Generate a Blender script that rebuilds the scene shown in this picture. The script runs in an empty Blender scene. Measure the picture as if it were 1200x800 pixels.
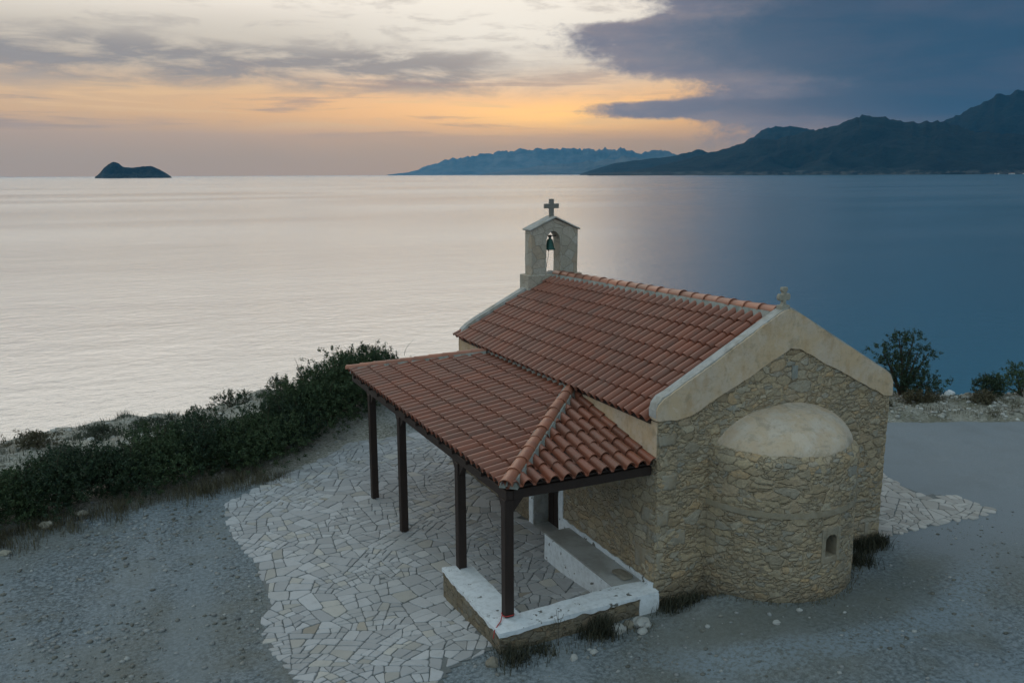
import bpy, bmesh, math, random
import numpy as np
from mathutils import Vector, Matrix, noise
R = math.radians
random.seed(7); rng = np.random.default_rng(7)
S = bpy.context.scene
COL = S.collection

# ------------------------------------------------------------------ camera
YAW, PITCH, ROLL = R(25.305), R(10.795), R(0.24)
CAM = Vector((-7.791, -11.066, 6.78))
fw = Vector((math.sin(YAW)*math.cos(PITCH), math.cos(YAW)*math.cos(PITCH), -math.sin(PITCH)))
rt = Vector((math.cos(YAW), -math.sin(YAW), 0)); up = rt.cross(fw)
rt2 = math.cos(ROLL)*rt - math.sin(ROLL)*up; up2 = math.sin(ROLL)*rt + math.cos(ROLL)*up
cd = bpy.data.cameras.new('camera'); cam = bpy.data.objects.new('camera', cd); COL.objects.link(cam)
m3 = Matrix((rt2, up2, -fw)).transposed()
cam.matrix_world = Matrix.Translation(CAM) @ m3.to_4x4()
cd.sensor_width = 36; cd.lens = 1025.9/1200*36; cd.clip_start = .1; cd.clip_end = 250000
S.camera = cam

# ------------------------------------------------------------------ colour
def lin(c): c /= 255; return c/12.92 if c <= .04045 else ((c+.055)/1.055)**2.4
def rgb(r, g, b, k=1): return (lin(r)*k, lin(g)*k, lin(b)*k, 1)
S.view_settings.view_transform = 'Standard'; S.view_settings.look = 'None'
S.view_settings.exposure = 0; S.view_settings.gamma = 1
S.view_settings.use_curve_mapping = False
S.render.engine = 'CYCLES'
S.cycles.use_denoising = True
S.cycles.max_bounces = 6; S.cycles.volume_bounces = 1

# ------------------------------------------------------------------ node helper
class NT:
    def __init__(s, tree): s.t = tree; s.n = tree.nodes; s.l = tree.links
    def node(s, typ, props=None, **ins):
        n = s.n.new(typ)
        for k, v in (props or {}).items(): setattr(n, k, v)
        for k, v in ins.items():
            key = int(k[1:]) if k[0] == '_' and k[1:].isdigit() else k.replace('_', ' ')
            s.set(n.inputs[key], v)
        return n
    def set(s, sock, v):
        if isinstance(v, bpy.types.NodeSocket): s.l.new(v, sock)
        elif isinstance(v, bpy.types.Node): s.l.new(v.outputs[0], sock)
        else: sock.default_value = v
    def math(s, op, a, b=None, c=None, clamp=False):
        n = s.n.new('ShaderNodeMath'); n.operation = op; n.use_clamp = clamp
        for i, v in enumerate((a, b, c)):
            if v is not None: s.set(n.inputs[i], v)
        return n.outputs[0]
    def vmath(s, op, a, b=None):
        n = s.n.new('ShaderNodeVectorMath'); n.operation = op
        s.set(n.inputs[0], a)
        if b is not None: s.set(n.inputs[1], b)
        return n.outputs[0]
    def mix(s, f, a, b, mode='MIX'):
        n = s.n.new('ShaderNodeMix'); n.data_type = 'RGBA'; n.blend_type = mode
        s.set(n.inputs[0], f); s.set(n.inputs[6], a); s.set(n.inputs[7], b)
        return n.outputs[2]
    def ramp(s, f, stops, interp='LINEAR'):
        n = s.n.new('ShaderNodeValToRGB'); cr = n.color_ramp; cr.interpolation = interp
        while len(cr.elements) < len(stops): cr.elements.new(.5)
        for e, (p, c) in zip(cr.elements, stops):
            e.position = p; e.color = c if hasattr(c, '__len__') else (c, c, c, 1)
        s.set(n.inputs[0], f); return n.outputs[0]
    def rng(s, v, a, b, c=0., d=1., smooth=True):
        n = s.n.new('ShaderNodeMapRange'); n.interpolation_type = 'SMOOTHSTEP' if smooth else 'LINEAR'
        s.set(n.inputs[0], v)
        for i, q in zip((1, 2, 3, 4), (a, b, c, d)): s.set(n.inputs[i], q)
        return n.outputs[0]
    def noise(s, vec, scale, detail=4, rough=.55, dist=0, out=0):
        n = s.n.new('ShaderNodeTexNoise'); s.set(n.inputs['Vector'], vec)
        n.inputs['Scale'].default_value = scale; n.inputs['Detail'].default_value = detail
        n.inputs['Roughness'].default_value = rough; n.inputs['Distortion'].default_value = dist
        return n.outputs[out]
    def voro(s, vec, scale, feature='F1', out=0, rand=1):
        n = s.n.new('ShaderNodeTexVoronoi'); n.feature = feature; s.set(n.inputs['Vector'], vec)
        n.inputs['Scale'].default_value = scale; n.inputs['Randomness'].default_value = rand
        return n.outputs[out]

# ------------------------------------------------------------------ world: dusk sky with clouds
SUN_EL, SUN_AZ = R(5), YAW - R(1)       # azimuth measured from +Y towards +X
W = bpy.data.worlds.new('World'); S.world = W; W.use_nodes = True
w = NT(W.node_tree); w.n.clear()
tc = w.node('ShaderNodeTexCoord')
sep = w.node('ShaderNodeSeparateXYZ', Vector=tc.outputs['Generated'])
dx, dy, dz = sep.outputs
D2 = 57.29578
az0 = w.math('MULTIPLY', w.math('ARCTAN2', dx, dy), D2)
az = w.math('SUBTRACT', az0, math.degrees(YAW))              # degrees right of the sunset
az = w.math('SUBTRACT', w.math('MODULO', w.math('ADD', az, 540), 360), 180)
el = w.math('MULTIPLY', w.math('ARCSINE', dz), D2)
cv = w.node('ShaderNodeCombineXYZ', X=w.math('MULTIPLY', az, .045), Y=w.math('MULTIPLY', el, .2), Z=0.)
n1 = w.noise(cv, 1.6, 6, .6, .4)
n2 = w.noise(w.vmath('ADD', cv, (7.3, 2.1, 0)), 4.2, 6, .62, .3)
cvb = w.node('ShaderNodeCombineXYZ', X=w.math('MULTIPLY', az, .12), Y=w.math('MULTIPLY', el, .22), Z=3.)
n3 = w.noise(cvb, 2.2, 5, .6, .2)
elw = w.math('ADD', el, w.math('MULTIPLY', w.math('SUBTRACT', n1, .5), 1.6))
# bright western sky by elevation
e01 = w.math('DIVIDE', elw, 24., clamp=True)
K = 1.0
base = w.ramp(e01, [(0, rgb(224, 178, 124)), (.045, rgb(226, 180, 126)), (.10, rgb(238, 186, 130)), (.15, rgb(255, 198, 128)),
                    (.20, rgb(248, 200, 144)), (.28, rgb(218, 198, 174)), (.36, rgb(228, 214, 195)), (.46, rgb(238, 227, 213)),
                    (.7, rgb(255, 240, 222)), (1, rgb(255, 243, 228))])
gn = w.math('SUBTRACT', w.rng(el, 8., 14., 1., 1.95), w.rng(el, 15., 32., 0., .8))
base = w.mix(1., base, w.node('ShaderNodeCombineColor', Red=gn, Green=gn, Blue=gn), 'MULTIPLY')
# orange glow where the sun has gone behind the cloud
g = w.math('ADD', w.math('POWER', w.math('DIVIDE', w.math('ADD', az, 0.), 15.), 2.), w.math('POWER', w.math('DIVIDE', w.math('SUBTRACT', elw, 3.9), 1.6), 2.))
glow = w.math('MULTIPLY', w.math('POWER', 2.718, w.math('MULTIPLY', g, -1)), .8)
base = w.mix(glow, base, rgb(255, 184, 92, 1.65))
g2 = w.math('ADD', w.math('POWER', w.math('DIVIDE', w.math('ADD', az, 0.), 11.), 2.), w.math('POWER', w.math('DIVIDE', w.math('SUBTRACT', el, 9.), 3.4), 2.))
base = w.mix(w.math('MULTIPLY', w.math('POWER', 2.718, w.math('MULTIPLY', g2, -1)), .85), base, rgb(252, 243, 228, 1.12))
g3 = w.math('ADD', w.math('POWER', w.math('DIVIDE', w.math('SUBTRACT', az, 2.5), 5.5), 2.), w.math('POWER', w.math('DIVIDE', w.math('SUBTRACT', elw, 3.7), .75), 2.))
base = w.mix(w.math('MULTIPLY', w.math('POWER', 2.718, w.math('MULTIPLY', g3, -1)), .6), base, rgb(255, 196, 96, 1.9))
# taupe cloud streaks across the left and middle
cxm = w.math('ADD', w.math('MULTIPLY', az, -.02), 6.2)
band = w.math('SUBTRACT', 1., w.rng(w.math('ABSOLUTE', w.math('SUBTRACT', elw, cxm)), .5, 2.1))
band = w.math('MULTIPLY', band, w.rng(n2, .34, .58))
band = w.math('MULTIPLY', band, w.rng(w.math('ADD', az, w.math('MULTIPLY', n3, 8)), 9, 0))
base = w.mix(w.math('MULTIPLY', band, .85), base, rgb(152, 141, 138))
band2 = w.math('MULTIPLY', w.rng(n2, .50, .66), w.rng(el, 2, 8))
base = w.mix(w.math('MULTIPLY', band2, .42), base, rgb(180, 167, 158))
cs = w.node('ShaderNodeCombineXYZ', X=w.math('MULTIPLY', az, .05), Y=w.math('MULTIPLY', el, .75), Z=8.)
n5 = w.noise(cs, 1.5, 6, .6, .5)
stk = w.math('MULTIPLY', w.math('MULTIPLY', w.rng(n5, .52, .66), w.rng(el, 2.0, 3.2)), w.rng(el, 8.5, 4.5))
base = w.mix(w.math('MULTIPLY', stk, .6), base, rgb(178, 148, 136))
stk2 = w.math('MULTIPLY', w.math('MULTIPLY', w.rng(n5, .46, .34), w.rng(el, 2.4, 3.4)), w.rng(el, 7., 4.4))
base = w.mix(w.math('MULTIPLY', stk2, .55), base, rgb(255, 206, 140, 1.15))
# mauve veil along the horizon
base = w.mix(w.math('MULTIPLY', w.rng(elw, 3.0, .8), .3), base, rgb(206, 168, 130))
# big dark cloud on the right: its ragged left edge by elevation
fc = w.node('ShaderNodeFloatCurve')
pts = [(0, 15), (1.5, 14.), (3, 12.5), (3.6, 7), (4.1, 6.), (4.5, 9.5), (5.1, 11.4), (5.8, 8.8), (6.8, 5.0), (8, 3.4), (9.0, 4.6), (9.7, 8.6), (10.6, 7.6), (13, 7), (18, 6), (24, 5)]
cu = fc.mapping.curves[0]
for i, (a, b) in enumerate(pts):
    x, y = a/24, b/20
    if i == 0: cu.points[0].location = (x, y)
    elif i == len(pts)-1: cu.points[-1].location = (x, y)
    else: cu.points.new(x, y)
fc.mapping.update()
w.set(fc.inputs['Value'], w.math('DIVIDE', el, 24., clamp=True))
bnd = w.math('MULTIPLY', fc.outputs[0], 20.)
edge = w.math('ADD', w.math('SUBTRACT', az, bnd), w.math('MULTIPLY', w.math('SUBTRACT', n3, .5), 7.))
n4 = w.noise(cvb, 9., 5, .65, .3)
edge = w.math('ADD', edge, w.math('MULTIPLY', w.math('SUBTRACT', n4, .5), 4.5))
mk = w.math('POWER', w.rng(edge, -1.6, 2.2), .85)
mk = w.math('MULTIPLY', mk, w.rng(elw, 1.0, 3.4, .55, 1.))
dark = w.ramp(w.math('DIVIDE', elw, 16., clamp=True), [(0, rgb(190, 150, 132)), (.13, rgb(170, 142, 136)), (.24, rgb(122, 120, 134)), (.45, rgb(112, 120, 138)), (1, rgb(98, 112, 136))])
dark = w.mix(w.math('MULTIPLY', w.rng(w.math('ADD', az, w.math('MULTIPLY', el, 1.2)), 13., 32.), .95), dark, rgb(42, 78, 106))
dark = w.mix(w.math('MULTIPLY', w.rng(n1, .42, .72), .28), dark, rgb(112, 108, 124))
edgel = w.mix(w.rng(n2, .35, .65), rgb(160, 146, 148), rgb(132, 128, 142))
dark = w.mix(w.math('MULTIPLY', w.rng(w.math('ADD', edge, w.math('MULTIPLY', w.math('SUBTRACT', n1, .5), 8.)), 11., .5), .75), dark, edgel)
rimm = w.math('MULTIPLY', w.math('MULTIPLY', w.rng(elw, 2.9, 1.7), w.rng(elw, .3, 1.5)), w.rng(az, 26., 12.))
dark = w.mix(w.math('MULTIPLY', rimm, .5), dark, rgb(196, 165, 150))
sky = w.mix(mk, base, dark)
# high and eastern sky: cooler
up_c = w.mix(w.rng(w.math('ABSOLUTE', az), 40., 120.), rgb(206, 220, 226), rgb(196, 222, 232))
hi = w.math('MULTIPLY', w.rng(az, 3., 16.), w.rng(az, 125., 70.))
sky = w.mix(w.rng(w.math('SUBTRACT', el, w.math('MULTIPLY', hi, 42.)), 22., 50.), sky, up_c)
east = w.mix(w.rng(el, 0., 30.), rgb(190, 200, 204), rgb(205, 226, 233))
sky = w.mix(w.rng(w.math('ABSOLUTE', w.math('SUBTRACT', az, 15.)), 70., 115.), sky, east)
ns = w.node('ShaderNodeTexSky', {'sky_type': 'NISHITA', 'sun_disc': False, 'sun_elevation': SUN_EL, 'sun_rotation': SUN_AZ, 'altitude': 30})
b1 = w.node('ShaderNodeBackground', Color=sky, Strength=1.0)
b2 = w.node('ShaderNodeBackground', Color=ns, Strength=.05)
msh = w.node('ShaderNodeMixShader', Fac=.04); w.l.new(b1.outputs[0], msh.inputs[1]); w.l.new(b2.outputs[0], msh.inputs[2])
wo = w.node('ShaderNodeOutputWorld'); w.l.new(msh.outputs[0], wo.inputs[0])

sl = bpy.data.lights.new('sun', 'SUN'); so = bpy.data.objects.new('sun', sl); COL.objects.link(so)
sl.energy = .02; sl.angle = R(90); sl.color = (1, .78, .58)
sd = Vector((math.sin(SUN_AZ)*math.cos(R(12)), math.cos(SUN_AZ)*math.cos(R(12)), math.sin(R(12))))
so.rotation_euler = (-sd).to_track_quat('-Z', 'Y').to_euler(); so.location = (0, 40, 30)

# ------------------------------------------------------------------ materials
def mat(name, build, rough=.85, disp=None):
    m = bpy.data.materials.new(name); m.use_nodes = True; t = NT(m.node_tree); t.n.clear()
    out = t.node('ShaderNodeOutputMaterial'); p = t.node('ShaderNodeBsdfPrincipled', Roughness=rough)
    p.inputs['Specular IOR Level'].default_value = .3
    t.l.new(p.outputs[0], out.inputs[0]); t.p = p; t.out = out
    t.co = t.node('ShaderNodeTexCoord').outputs['Object']; t.geo = t.node('ShaderNodeNewGeometry').outputs['Position']
    build(t, p)
    return m
def bump(t, p, h, strength=.5, dist=.02, normal=None):
    b = t.node('ShaderNodeBump', Strength=strength, Distance=dist, Height=h)
    if normal is not None: t.l.new(normal, b.inputs['Normal'])
    t.l.new(b.outputs[0], p.inputs['Normal']); return b.outputs[0]
def attr(t, name='tint'):
    a = t.node('ShaderNodeAttribute', {'attribute_name': name}); return a.outputs['Color'], a.outputs['Fac']

def masonry(sx=3.3, zsc=2.15, gain=1.3, dsc=.03, smw=.15, ck=.28):
    C_ = [(0, (.24, .18, .11)), (.18, (.37, .29, .185)), (.36, (.25, .215, .16)), (.52, (.41, .32, .20)), (.66, (.25, .24, .205)), (.80, (.40, .275, .15)), (.9, (.31, .28, .23)), (1, (.43, .36, .25))]
    cols = [(a, tuple(v*gain for v in c)+(1,)) for a, c in C_]
    def b(t, p):
        wv = t.vmath('SUBTRACT', t.noise(t.geo, 2.2, 3, out=1), (.5, .5, .5))
        wv2 = t.vmath('SUBTRACT', t.noise(t.geo, 11., 4, out=1), (.5, .5, .5))
        co = t.vmath('ADD', t.vmath('ADD', t.geo, t.vmath('MULTIPLY', wv, (.34, .34, .12))), t.vmath('MULTIPLY', wv2, (.10, .10, .06)))
        co = t.vmath('MULTIPLY', co, (1, 1, zsc))
        e = t.voro(co, sx, 'DISTANCE_TO_EDGE'); c = t.voro(co, sx, 'F1', 1)
        e2 = t.voro(co, sx*1.9, 'DISTANCE_TO_EDGE'); c2 = t.voro(co, sx*1.9, 'F1', 1)
        sel = t.math('GREATER_THAN', t.noise(t.geo, 1.3, 2), .50)     # patches of smaller stones
        e = t.math('ADD', t.math('MULTIPLY', e, t.math('SUBTRACT', 1., sel)), t.math('MULTIPLY', t.math('MULTIPLY', e2, 1.0), sel))
        cr = t.node('ShaderNodeSeparateColor', Color=t.mix(sel, c, c2)).outputs[0]
        col = t.ramp(cr, cols)
        fine = t.noise(t.geo, 30, 6, .7); med = t.noise(t.geo, 7, 6, .65); big = t.noise(t.geo, 1.4, 5, .6)
        col = t.mix(t.math('MULTIPLY', t.rng(fine, .35, .7), .5), col, (.15*gain, .135*gain, .10*gain, 1))
        col = t.mix(t.math('MULTIPLY', t.rng(med, .48, .72), .38), col, (.36*gain, .305*gain, .225*gain, 1))
        sm = t.math('ADD', .02, t.math('MULTIPLY', t.rng(big, .3, .7), smw))
        stone = t.rng(e, t.math('MULTIPLY', sm, .2), sm)
        mo = t.mix(t.rng(med, .3, .7), (.39*gain, .315*gain, .215*gain, 1), (.27*gain, .21*gain, .14*gain, 1))
        col = t.mix(t.math('MULTIPLY', t.math('SUBTRACT', 1., stone), .8), col, mo)
        crk = t.math('MULTIPLY', t.rng(t.math('ADD', e, t.math('MULTIPLY', t.math('SUBTRACT', fine, .5), .03)), .028, .004), t.rng(t.noise(t.geo, 3.1, 4), .54, .66))
        col = t.mix(t.math('MULTIPLY', crk, ck), col, (.07, .06, .045, 1))
        st = t.rng(t.noise(t.vmath('MULTIPLY', t.geo, (1, 1, .45)), .9, 5, .65), .45, .70)
        col = t.mix(t.math('MULTIPLY', st, .45), col, (.19*gain, .165*gain, .12*gain, 1))
        oc = t.rng(t.noise(t.geo, 1.9, 5, .65), .56, .72)
        col = t.mix(t.math('MULTIPLY', oc, .4), col, (.36*gain, .26*gain, .14*gain, 1))
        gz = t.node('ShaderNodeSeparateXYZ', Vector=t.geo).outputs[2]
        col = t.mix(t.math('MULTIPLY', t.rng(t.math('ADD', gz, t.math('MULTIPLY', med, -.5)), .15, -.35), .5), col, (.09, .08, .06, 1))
        t.l.new(col, p.inputs['Base Color'])
        h = t.math('ADD', t.math('MULTIPLY', stone, .45), t.math('MULTIPLY', t.math('ADD', med, t.math('MULTIPLY', fine, .6)), .9))
        bump(t, p, h, .7, .025)
        dn = t.node('ShaderNodeDisplacement', Height=h, Midlevel=.8, Scale=dsc)
        t.l.new(dn.outputs[0], t.out.inputs['Displacement'])
    return b
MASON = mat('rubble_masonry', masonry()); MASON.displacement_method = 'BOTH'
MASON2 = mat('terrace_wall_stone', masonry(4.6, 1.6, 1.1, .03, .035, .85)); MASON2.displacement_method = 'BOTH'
def ashlar(t, p):
    co = t.vmath('MULTIPLY', t.vmath('ADD', t.geo, t.vmath('MULTIPLY', t.noise(t.geo, 5, 2, out=1), (.05, .05, .05))), (1, 1, 1.15))
    e = t.voro(co, 3.6, 'DISTANCE_TO_EDGE', rand=.75); c = t.node('ShaderNodeSeparateColor', Color=t.voro(co, 3.6, 'F1', 1, .75)).outputs[0]
    col = t.ramp(c, [(0, (.38, .34, .27, 1)), (.4, (.47, .43, .36, 1)), (.6, (.42, .34, .25, 1)), (.8, (.48, .45, .39, 1)), (1, (.36, .32, .25, 1))])
    f = t.noise(t.geo, 22, 6, .65)
    col = t.mix(t.math('MULTIPLY', t.rng(f, .4, .7), .45), col, (.24, .215, .17, 1))
    col = t.mix(t.math('MULTIPLY', t.rng(e, .03, .005), .5), col, (.17, .155, .12, 1))
    t.l.new(col, p.inputs['Base Color']); bump(t, p, t.math('ADD', f, t.rng(e, 0, .05)), .6, .015)
ASHLAR = mat('bell_gable_stone', ashlar)
def plaster(c1, c2, c3, sc=1.6, stain=.6):
    def b(t, p):
        n = t.noise(t.geo, sc, 6, .62); f = t.noise(t.geo, 16, 6, .7); q = t.noise(t.vmath('MULTIPLY', t.geo, (1, 1, .5)), 4.2, 5, .6)
        col = t.mix(t.rng(n, .38, .64), c1, c2)
        col = t.mix(t.math('MULTIPLY', t.rng(q, .48, .70), stain), col, c3)
        col = t.mix(t.math('MULTIPLY', t.rng(f, .50, .72), .5), col, tuple(v*.58 for v in c1[:3])+(1,))
        k = t.noise(t.geo, 3.1, 7, .72, .6)
        col = t.mix(t.math('MULTIPLY', t.rng(k, .52, .64), .5), col, tuple(v*.66 for v in (c1[0]*.85, c1[1]*.95, c1[2]*1.05))+(1,))
        k2 = t.noise(t.vmath('ADD', t.geo, (5, 5, 5)), 2.3, 7, .72, .6)
        col = t.mix(t.math('MULTIPLY', t.rng(k2, .55, .64), .5), col, tuple(min(1, v*1.12) for v in c2[:3])+(1,))
        t.l.new(col, p.inputs['Base Color']); bump(t, p, t.math('ADD', f, t.math('MULTIPLY', q, .7)), .5, .02)
    return b
PLASTER = mat('ochre_plaster', plaster((.56, .42, .27, 1), (.56, .46, .355, 1), (.44, .29, .155, 1)))
APSEPL = mat('apse_plaster', plaster((.53, .42, .30, 1), (.54, .47, .385, 1), (.44, .30, .185, 1), 2.6, .4))
COPING = mat('pale_coping', plaster((.42, .42, .40, 1), (.34, .33, .29, 1), (.24, .22, .18, 1), 4., .7))
QUOIN = mat('quoin_stone', plaster((.31, .265, .195, 1), (.34, .31, .25, 1), (.27, .20, .12, 1), 2.2, .7))
CORNICE = mat('string_course_stone', plaster((.29, .245, .17, 1), (.31, .27, .205, 1), (.22, .18, .12, 1), 3., .6))
def whitewash(t, p):
    f = t.noise(t.geo, 9, 6, .7); n = t.noise(t.vmath('MULTIPLY', t.geo, (1, 1, 1)), 5.3, 5, .6)
    col = t.mix(t.rng(f, .4, .75), (.70, .74, .77, 1), (.52, .55, .57, 1))
    g_ = t.noise(t.geo, 1.8, 6, .7)
    col = t.mix(t.math('MULTIPLY', t.rng(g_, .5, .68), .4), col, (.42, .43, .41, 1))
    chip = t.rng(n, .625, .65)
    col = t.mix(chip, col, (.15, .15, .135, 1))
    t.l.new(col, p.inputs['Base Color']); bump(t, p, t.math('SUBTRACT', f, chip), .4, .01)
WHITE = mat('whitewash', whitewash)
def concrete(t, p):
    f = t.noise(t.geo, 30, 6, .7); n = t.noise(t.geo, 2.5, 5, .6)
    col = t.mix(t.rng(n, .35, .65), (.46, .47, .46, 1), (.32, .32, .30, 1)); col = t.mix(t.math('MULTIPLY', f, .4), col, (.20, .20, .185, 1))
    t.l.new(col, p.inputs['Base Color']); bump(t, p, f, .4, .01)
CONC = mat('worn_cement', concrete)
MORTAR = mat('ridge_mortar', plaster((.27, .28, .25, 1), (.34, .35, .32, 1), (.15, .16, .13, 1), 5.))
def tile(t, p):
    c, f = attr(t)
    n = t.noise(t.geo, 5, 5, .6); m_ = t.noise(t.geo, 38, 4, .7); big = t.noise(t.geo, .9, 3)
    col = t.mix(t.math('MULTIPLY', t.rng(n, .45, .75), .45), c, (.13, .085, .065, 1))
    col = t.mix(t.math('MULTIPLY', t.rng(big, .4, .7), .22), col, (.16, .115, .09, 1))
    col = t.mix(t.math('MULTIPLY', t.rng(m_, .66, .78), .35), col, (.36, .33, .27, 1))
    t.l.new(col, p.inputs['Base Color']); bump(t, p, m_, .25, .006)
TILE = mat('terracotta_tile', tile, .42)
TILE.node_tree.nodes['Principled BSDF'].inputs['Specular IOR Level'].default_value = .45
def wood(t, p):
    n = t.noise(t.vmath('MULTIPLY', t.geo, (14, 14, 1.2)), 2, 5, .6)
    t.l.new(t.mix(n, (.018, .013, .011, 1), (.045, .028, .022, 1)), p.inputs['Base Color']); bump(t, p, n, .3, .006)
WOOD = mat('dark_brown_wood', wood, .6)
def slab(t, p):
    c, f = attr(t)
    n = t.noise(t.geo, 7, 6, .65); m_ = t.noise(t.geo, 40, 4, .7); d = t.noise(t.geo, .7, 4, .6)
    col = t.mix(t.math('MULTIPLY', t.rng(n, .45, .75), .35), c, (.27, .27, .255, 1))
    col = t.mix(t.math('MULTIPLY', t.rng(d, .5, .72), .35), col, (.26, .26, .245, 1))
    t.l.new(col, p.inputs['Base Color']); bump(t, p, t.math('ADD', n, t.math('MULTIPLY', m_, .4)), .5, .012)
SLAB = mat('paving_stone', slab, .72)
GROUT = mat('paving_joint', plaster((.14, .155, .155, 1), (.18, .19, .19, 1), (.10, .11, .105, 1), 3.))
def simple(name, col, rough=.7, var=.25, metallic=0, sc=8):
    def b(t, p):
        n = t.noise(t.co, sc, 5, .6)
        t.l.new(t.mix(n, tuple(v*(1-var) for v in col)+(1,), tuple(min(1, v*(1+var)) for v in col)+(1,)), p.inputs['Base Color'])
        p.inputs['Metallic'].default_value = metallic; bump(t, p, n, .3, .006)
    return mat(name, b, rough)
BRONZE = simple('green_bronze', (.035, .10, .085), .5, .4, .4, 14)
IRON = simple('iron', (.03, .03, .032), .6)
CROSSM = simple('grey_stone', (.20, .19, .17), .85, .4, 0, 30)
CROSSL = simple('pale_carved_stone', (.31, .29, .235), .85, .4, 0, 30)
DARKVOID = simple('dark_window_pane', (.02, .022, .025), .25)
REDCORD = simple('red_cord', (.42, .045, .04), .7)
ROCK = simple('pale_rock', (.36, .36, .34), .9, .35, 0, 12)
ROCKD = simple('brown_rock', (.21, .19, .15), .9, .35, 0, 12)
DEADW = simple('bleached_wood', (.42, .40, .36), .9, .3)
HOUSEW = simple('white_house_wall', (.5, .5, .48), .9, .1)
ROOFD = simple('clay_roof', (.3, .16, .1), .9, .1)

def ground_m(t, p):
    s = t.node('ShaderNodeSeparateXYZ', Vector=t.geo); X, Y = s.outputs[0], s.outputs[1]
    big = t.noise(t.geo, .22, 5, .55); med = t.noise(t.geo, 1.1, 6, .6); f = t.noise(t.geo, 14, 7, .72); ff = t.noise(t.geo, 60, 4, .7)
    tw = t.noise(t.vmath('ADD', t.vmath('MULTIPLY', t.geo, (1, .35, 1)), (4, 0, 0)), .8, 5, .6)
    grav = t.mix(t.rng(f, .38, .64), (.085, .10, .105, 1), (.235, .26, .27, 1))
    grav = t.mix(t.math('MULTIPLY', t.rng(med, .46, .68), .5), grav, (.125, .12, .092, 1))
    grav = t.mix(t.math('MULTIPLY', t.rng(tw, .46, .70), .5), grav, (.26, .28, .285, 1))
    grav = t.mix(t.math('MULTIPLY', t.rng(big, .46, .66), .5), grav, (.16, .15, .118, 1))
    grav = t.mix(t.math('MULTIPLY', t.rng(ff, .56, .70), .6), grav, (.36, .37, .36, 1))
    rad = t.math('SQRT', t.math('ADD', t.math('POWER', t.math('SUBTRACT', X, 2.6), 2.), t.math('POWER', t.math('ADD', Y, -2.4), 2.)))
    rad = t.math('ADD', rad, t.math('MULTIPLY', t.math('SUBTRACT', med, .5), .9))
    tr1 = t.math('MULTIPLY', t.rng(t.math('ABSOLUTE', t.math('SUBTRACT', rad, 5.0)), .45, .12), t.rng(Y, -.8, -1.8))
    tr2 = t.math('MULTIPLY', t.rng(t.math('ABSOLUTE', t.math('SUBTRACT', rad, 6.7)), .7, .2), t.rng(Y, -.8, -1.8))
    soil = t.math('MULTIPLY', t.rng(t.math('ABSOLUTE', t.math('SUBTRACT', rad, 4.1)), .7, .2), t.rng(Y, -.4, -1.2))
    grav = t.mix(t.math('MULTIPLY', soil, .55), grav, (.12, .118, .095, 1))
    grav = t.mix(t.math('MULTIPLY', t.math('MULTIPLY', t.math('MAXIMUM', tr1, tr2), t.rng(f, .36, .6)), .8), grav, (.22, .255, .275, 1))
    lt = t.math('MULTIPLY', t.rng(t.math('ABSOLUTE', t.math('ADD', t.math('ADD', X, 7.6), t.math('ADD', t.math('MULTIPLY', Y, -.22), t.math('MULTIPLY', t.math('SUBTRACT', med, .5), -1.2)))), .55, .15), t.rng(Y, 9., 7.))
    grav = t.mix(t.math('MULTIPLY', lt, .4), grav, (.22, .245, .255, 1))
    lot = t.mix(t.rng(ff, .35, .7), (.195, .225, .245, 1), (.29, .325, .35, 1))
    lot = t.mix(t.math('MULTIPLY', t.rng(med, .45, .7), .3), lot, (.19, .205, .21, 1))
    # smooth lot on the right of the chapel, verge beyond it, loose soil and sand elsewhere
    lm = t.math('MULTIPLY', t.rng(t.math('ADD', t.math('ADD', Y, t.math('MULTIPLY', X, .1)), t.math('MULTIPLY', med, 2.4)), -.9, 1.6), t.rng(X, 4.6, 6.))
    grav = t.mix(1., grav, (1.13, 1.19, 1.24, 1), 'MULTIPLY')
    col = t.mix(lm, grav, lot)
    vl = t.math('ADD', Y, t.math('MULTIPLY', t.math('SUBTRACT', X, 11.55), .492))
    vl = t.math('ADD', vl, t.math('MULTIPLY', t.math('SUBTRACT', med, .5), .35))
    verge = t.math('MULTIPLY', t.rng(vl, 5.62, 5.74), t.rng(X, 5., 7.))
    sand = t.mix(t.rng(f, .35, .65), (.20, .195, .155, 1), (.36, .35, .30, 1))
    sand = t.mix(t.math('MULTIPLY', t.rng(med, .46, .62), .75), sand, (.12, .115, .075, 1))
    col = t.mix(verge, col, sand)
    bl = t.math('ADD', Y, t.math('MULTIPLY', med, 1.2))
    bl = t.math('SUBTRACT', bl, t.math('MULTIPLY', t.math('ADD', X, 10.), .12))
    bluff = t.math('MULTIPLY', t.rng(bl, 9.0, 10.6), t.rng(X, 1., -1.5))
    col = t.mix(bluff, col, t.mix(t.rng(f, .4, .6), sand, (.42, .40, .35, 1)))
    t.l.new(col, p.inputs['Base Color'])
    bump(t, p, t.math('ADD', t.math('ADD', f, t.math('MULTIPLY', ff, .6)), t.math('MULTIPLY', med, .7)), .75, .034)
GROUND = mat('gravel_ground', ground_m, .95)

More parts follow.
